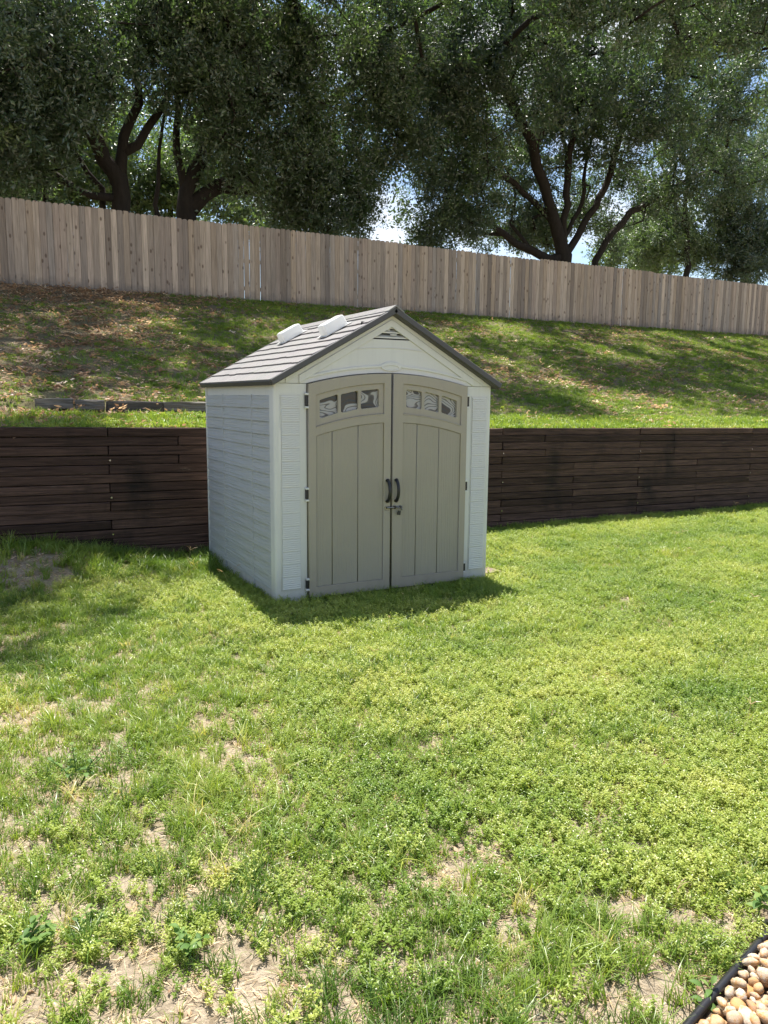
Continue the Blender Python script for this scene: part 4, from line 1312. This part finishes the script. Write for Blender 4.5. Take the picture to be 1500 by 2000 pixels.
tree('oak_tree', 'slim forked tree half hidden in leaves behind the right part of the fence',
     [[bD] + st(YD, (1343, 480), (1338, 400), (1345, 320), (1360, 200)), st(YD, (1340, 450), (1318, 400), (1300, 340), (1270, 260))],
     lb(YD, [(1330, 470, .4, 1.2, 30), (1400, 400, 0, 1.7, 45), (1280, 450, 1, 1.2, 28), (1360, 260, 0, 2.0, 45), (1260, 490, 1.2, .8, 16), (1390, 500, .4, 1.1, 30)]), 4, radii=[.2, .12], tint0=.62)
bE = root_of(1455, 555, YD)
tree('oak_tree', 'dense dark bushy tree over the fence at the far right edge of the picture',
     [[bE] + st(YD, (1455, 500), (1460, 430), (1470, 350)), st(YD, (1455, 520), (1500, 450), (1540, 380))],
     lb(YD, [(1450, 510, -.5, 1.4, 50), (1500, 470, -.5, 1.6, 50), (1430, 430, 0, 1.5, 40), (1540, 380, 0, 2.2, 45), (1480, 300, -.5, 2.0, 40)]), 5, radii=[.16, .12], tint0=.25)
# trees further back
for k, (px, py, Y, label, lobes, t0) in enumerate((
        (90, 395, 25, 'sunlit pale green tree far behind the leftmost oak', [(60, 300, 0, 2.4, 45), (150, 260, 0, 2.4, 40), (-40, 330, 0, 2.2, 35), (100, 380, -.5, 1.4, 30), (190, 340, 0, 1.5, 25)], .8),
        (330, 415, 27, 'sunlit tree seen between the stems of the two left oaks', [(300, 300, 0, 2.6, 45), (400, 330, 0, 2.3, 40), (330, 400, 0, 1.6, 34), (470, 385, 0, 1.6, 30), (260, 390, 0, 1.3, 20)], .75),
        (1230, 535, 30, 'low sunlit tree glimpsed under the limbs of the huge oak', [(1240, 470, 0, 1.9, 40), (1300, 440, 0, 2.0, 40), (1190, 500, 0, .9, 16), (1290, 510, 0, 1.3, 30)], .85))):
    b0 = root_of(px, py, Y)
    tree('background_tree', label, [[b0] + st(Y, (px, py - 20), (px + 5, py - 80), (px + 10, py - 150))], lb(Y, lobes), 20 + k, 0.8, 1.35, t0, 'trees far behind the fence', radii=[.18])

# ------------------------------------------------------------------ pebble bed with black edging
BX = []
def bedp(a, s, z):
    q = E0 + EDIR * a + EN * s
    return np.array([q[0], q[1], z])
Vb = [bedp(-1.2, 0.0, .004), bedp(BED_L, 0.0, .004), bedp(BED_L, 1.0, .004), bedp(-1.2, 1.0, .004)]
bed = mesh_obj('pebble_bed', [tuple(v) for v in Vb], [(0, 1, 2, 3)], m_soil('bed_soil', (0.16, 0.12, 0.08), (0.2, 0.15, 0.1), (0.08, 0.06, 0.04)))
tag(bed, 'bed of rounded tan river pebbles in the lower corner', 'pebble bed', kind='structure')
V = []; Fc = []
pts = [bedp(a, 0.018, .016 + .004 * math.sin(a * 7)) + EN * (.006 * math.sin(a * 3.1)) for a in np.linspace(-1.2, BED_L, 24)]
tube_into(V, Fc, pts, [.0125] * len(pts), 10)
edg = empty('garden_edging', tuple(bedp(0, 0, 0))); tag(edg, 'black plastic edging strip between the lawn and the pebbles', 'edging')
mesh_obj('top_bead', [tuple(v - bedp(0, 0, 0)) for v in V], Fc, M['black_plastic'], edg, True)
V = []; Fc = []
for i, q in enumerate(pts):
    for (o_, z_) in ((-.004, -.04), (.004, -.04), (.004, .01), (-.004, .01)):
        V.append(np.array([q[0], q[1], z_]) + EN * o_ - bedp(0, 0, 0))
for i in range(len(pts) - 1):
    for j in range(4):
        Fc.append((i * 4 + j, i * 4 + (j + 1) % 4, i * 4 + 4 + (j + 1) % 4, i * 4 + 4 + j))
mesh_obj('skirt', [tuple(v) for v in V], Fc, M['black_plastic'], edg)
pm = []
for k in range(8):
    r = np.random.default_rng(900 + k)
    bm = bmesh.new(); bmesh.ops.create_icosphere(bm, subdivisions=2, radius=1)
    ax_ = np.array([1.0, r.uniform(.6, .95), r.uniform(.5, .8)])
    ph = r.uniform(0, 6, 6)
    for v in bm.verts:
        c = np.array(v.co)
        f = 1 + .17 * math.sin(2.1 * c[0] + ph[0]) * math.cos(1.7 * c[1] + ph[1]) + .11 * math.sin(3.3 * c[2] + 2.2 * c[0] + ph[2]) + .08 * math.sin(4.1 * c[1] + ph[3])
        for pl in range(4):       # worn flats
            nv = np.array([math.cos(ph[pl] * 3), math.sin(ph[pl] * 5), math.cos(ph[pl] * 7)]); nv /= np.linalg.norm(nv)
            f = min(f, .84 / max(.3, float(np.dot(nv, c)))) if np.dot(nv, c) > .6 else f
        v.co = Vector(c * ax_ * f)
    pm.append(bm_obj('pebble', bm, M['pebble'], None, True, linked=False).data)
placed = []
tries = 0
r = np.random.default_rng(77)
while len(placed) < 298 and tries < 14000:
    tries += 1
    a = r.uniform(-.35, BED_L - .1); s_ = r.uniform(.04, .62)
    rad = r.uniform(.012, .028) if r.random() < .75 else r.uniform(.028, .042)
    layer = 0 if tries < 6000 else 1
    q = bedp(a, s_ + 0.4 * rad, 0)
    if not in_view(q[0], q[1], .03, .12): continue
    if any((q[0] - b[0]) ** 2 + (q[1] - b[1]) ** 2 < ((rad + b[2]) * (.80 if layer == 0 else .70)) ** 2 for b in placed if b[3] == layer): continue
    if layer == 1 and rad > .03: continue
    placed.append((q[0], q[1], rad, layer))
    o = bpy.data.objects.new('pebble', pm[r.integers(0, 8)]); link(o, bed)
    o.location = (q[0], q[1], .012 + rad * .30 + (.024 if layer else 0)); o.scale = (rad, rad, rad)
    o.rotation_euler = (r.normal(0, .25), r.normal(0, .25), r.uniform(0, 6.28))
# the rest of the bed, outside the picture
ex = []
for t in range(2600):
    a = r.uniform(-.9, BED_L - .03); s_ = r.uniform(.04, .97)
    q = bedp(a, s_, 0)
    if in_view(q[0], q[1], .03, .10): continue
    ex.append((q[0], q[1], r.uniform(.008, .03)))
ex = np.array(ex); nx_ = len(ex)
pbo = [bpy.data.objects.new('pebble_source', m_) for m_ in pm]
o = scatter('pebbles', ex, np.stack([r.normal(0, .3, nx_), r.normal(0, .3, nx_), r.uniform(0, 6.28, nx_)], 1), r.uniform(.016, .034, nx_), r.integers(0, 8, nx_), np.zeros(nx_), pbo, bed)
o['kind'] = 'stuff'

# ------------------------------------------------------------------ broad leaved weeds standing in the lawn
def weed_leaf_mesh(seed, ln, wd):
    r = np.random.default_rng(seed)
    V = []; Fc = []
    m_ = 6
    for i in range(m_ + 1):
        t = i / m_
        w_ = wd * (math.sin(math.pi * min(1, t * .93 + .06)) ** .8) * .5
        zc = .28 * ln * t - .42 * ln * t * t
        V += [(ln * t, -w_, zc + w_ * .35), (ln * t, 0, zc), (ln * t, w_, zc + w_ * .35)]
    for i in range(m_):
        a = i * 3
        Fc += [(a, a + 3, a + 4, a + 1), (a + 1, a + 4, a + 5, a + 2)]
    return mesh_obj('leaf', V, Fc, None, None, True, linked=False).data
def m_weed():
    m, N, Lk = mat_new('broad_weed_leaf')
    info = N.new('ShaderNodeObjectInfo')
    rp = ramp_node(N, [(0, (0.05, 0.10, 0.022)), (.5, (0.08, 0.14, 0.03)), (1, (0.13, 0.18, 0.045))]); Lk(info.outputs['Random'], rp.inputs['Fac'])
    d = N.new('ShaderNodeBsdfPrincipled'); d.inputs['Roughness'].default_value = .6; d.inputs['Specular IOR Level'].default_value = .2; Lk(rp.outputs['Color'], d.inputs['Base Color'])
    t = N.new('ShaderNodeBsdfTranslucent'); Lk(rp.outputs['Color'], t.inputs['Color'])
    ad = N.new('ShaderNodeAddShader'); Lk(d.outputs[0], ad.inputs[0]); Lk(t.outputs[0], ad.inputs[1])
    o = N.new('ShaderNodeOutputMaterial'); Lk(ad.outputs[0], o.inputs['Surface'])
    return m
MW = m_weed()
wl_ = [weed_leaf_mesh(k, .042, .019 + .003 * k) for k in range(3)]
for me in wl_: me.materials.append(MW)
for k, (px, py, h, nl, ls, label) in enumerate((
        (152, 1535, .20, 40, 0.9, 'tall branching weed with bright tip leaves left of the lawn centre'),
        (70, 1850, .09, 34, 1.2, 'low broad leaved weed clump on the sandy patch at the lower left edge'),
        (365, 1865, .10, 26, 1.0, 'broad leaved weed beside the sandy patch along the bottom of the lawn'),
        (175, 1810, .07, 18, 1.0, 'small weed just above the sandy patch at lower left'),
        (1478, 1795, .12, 14, 1.3, 'light green weed standing at the corner of the pebble edging'),
        (1385, 1955, .07, 12, 1.0, 'dark leaved weed squeezed against the lawn side of the black edging'))):
    p = on_ground(px, py)
    r = np.random.default_rng(60 + k)
    wd_ = empty('weed', (p[0], p[1], float(lawn_z(p[0], p[1])))); tag(wd_, label, 'weed', 'broad leaved weeds in the lawn')
    ns = 1 if k == 4 else 4
    V = []; Fc = []
    ends = []
    for s in range(ns):
        a = r.uniform(0, 6.28); tl = 0.15 if s == 0 else .55
        tip = np.array([math.cos(a) * tl * h, math.sin(a) * tl * h, h * (1.0 if s == 0 else r.uniform(.55, .85))])
        tube_into(V, Fc, [(0, 0, -.01), tip * .5 + [0, 0, .1 * h], tip], [.0028, .0022, .0012], 5)
        ends.append(tip)
    mesh_obj('stem', [tuple(v) for v in V], Fc, MW, wd_, True)
    for i in range(nl):
        tip = ends[i % ns]; t = 0.3 + .7 * (i // ns) / max(1, (nl - 1) // ns)
        c = tip * t + np.array([0, 0, .1 * h * math.sin(math.pi * t)])
        o = bpy.data.objects.new('leaf', wl_[i % 3]); link(o, wd_)
        o.location = tuple(c); sc_ = ls * r.uniform(.75, 1.2) * (1.15 - .5 * t)
        o.scale = (sc_, sc_, sc_); o.rotation_euler = (r.normal(0, .2), -r.uniform(-.2, .7) * t, i * 2.4 + r.uniform(-.4, .4))
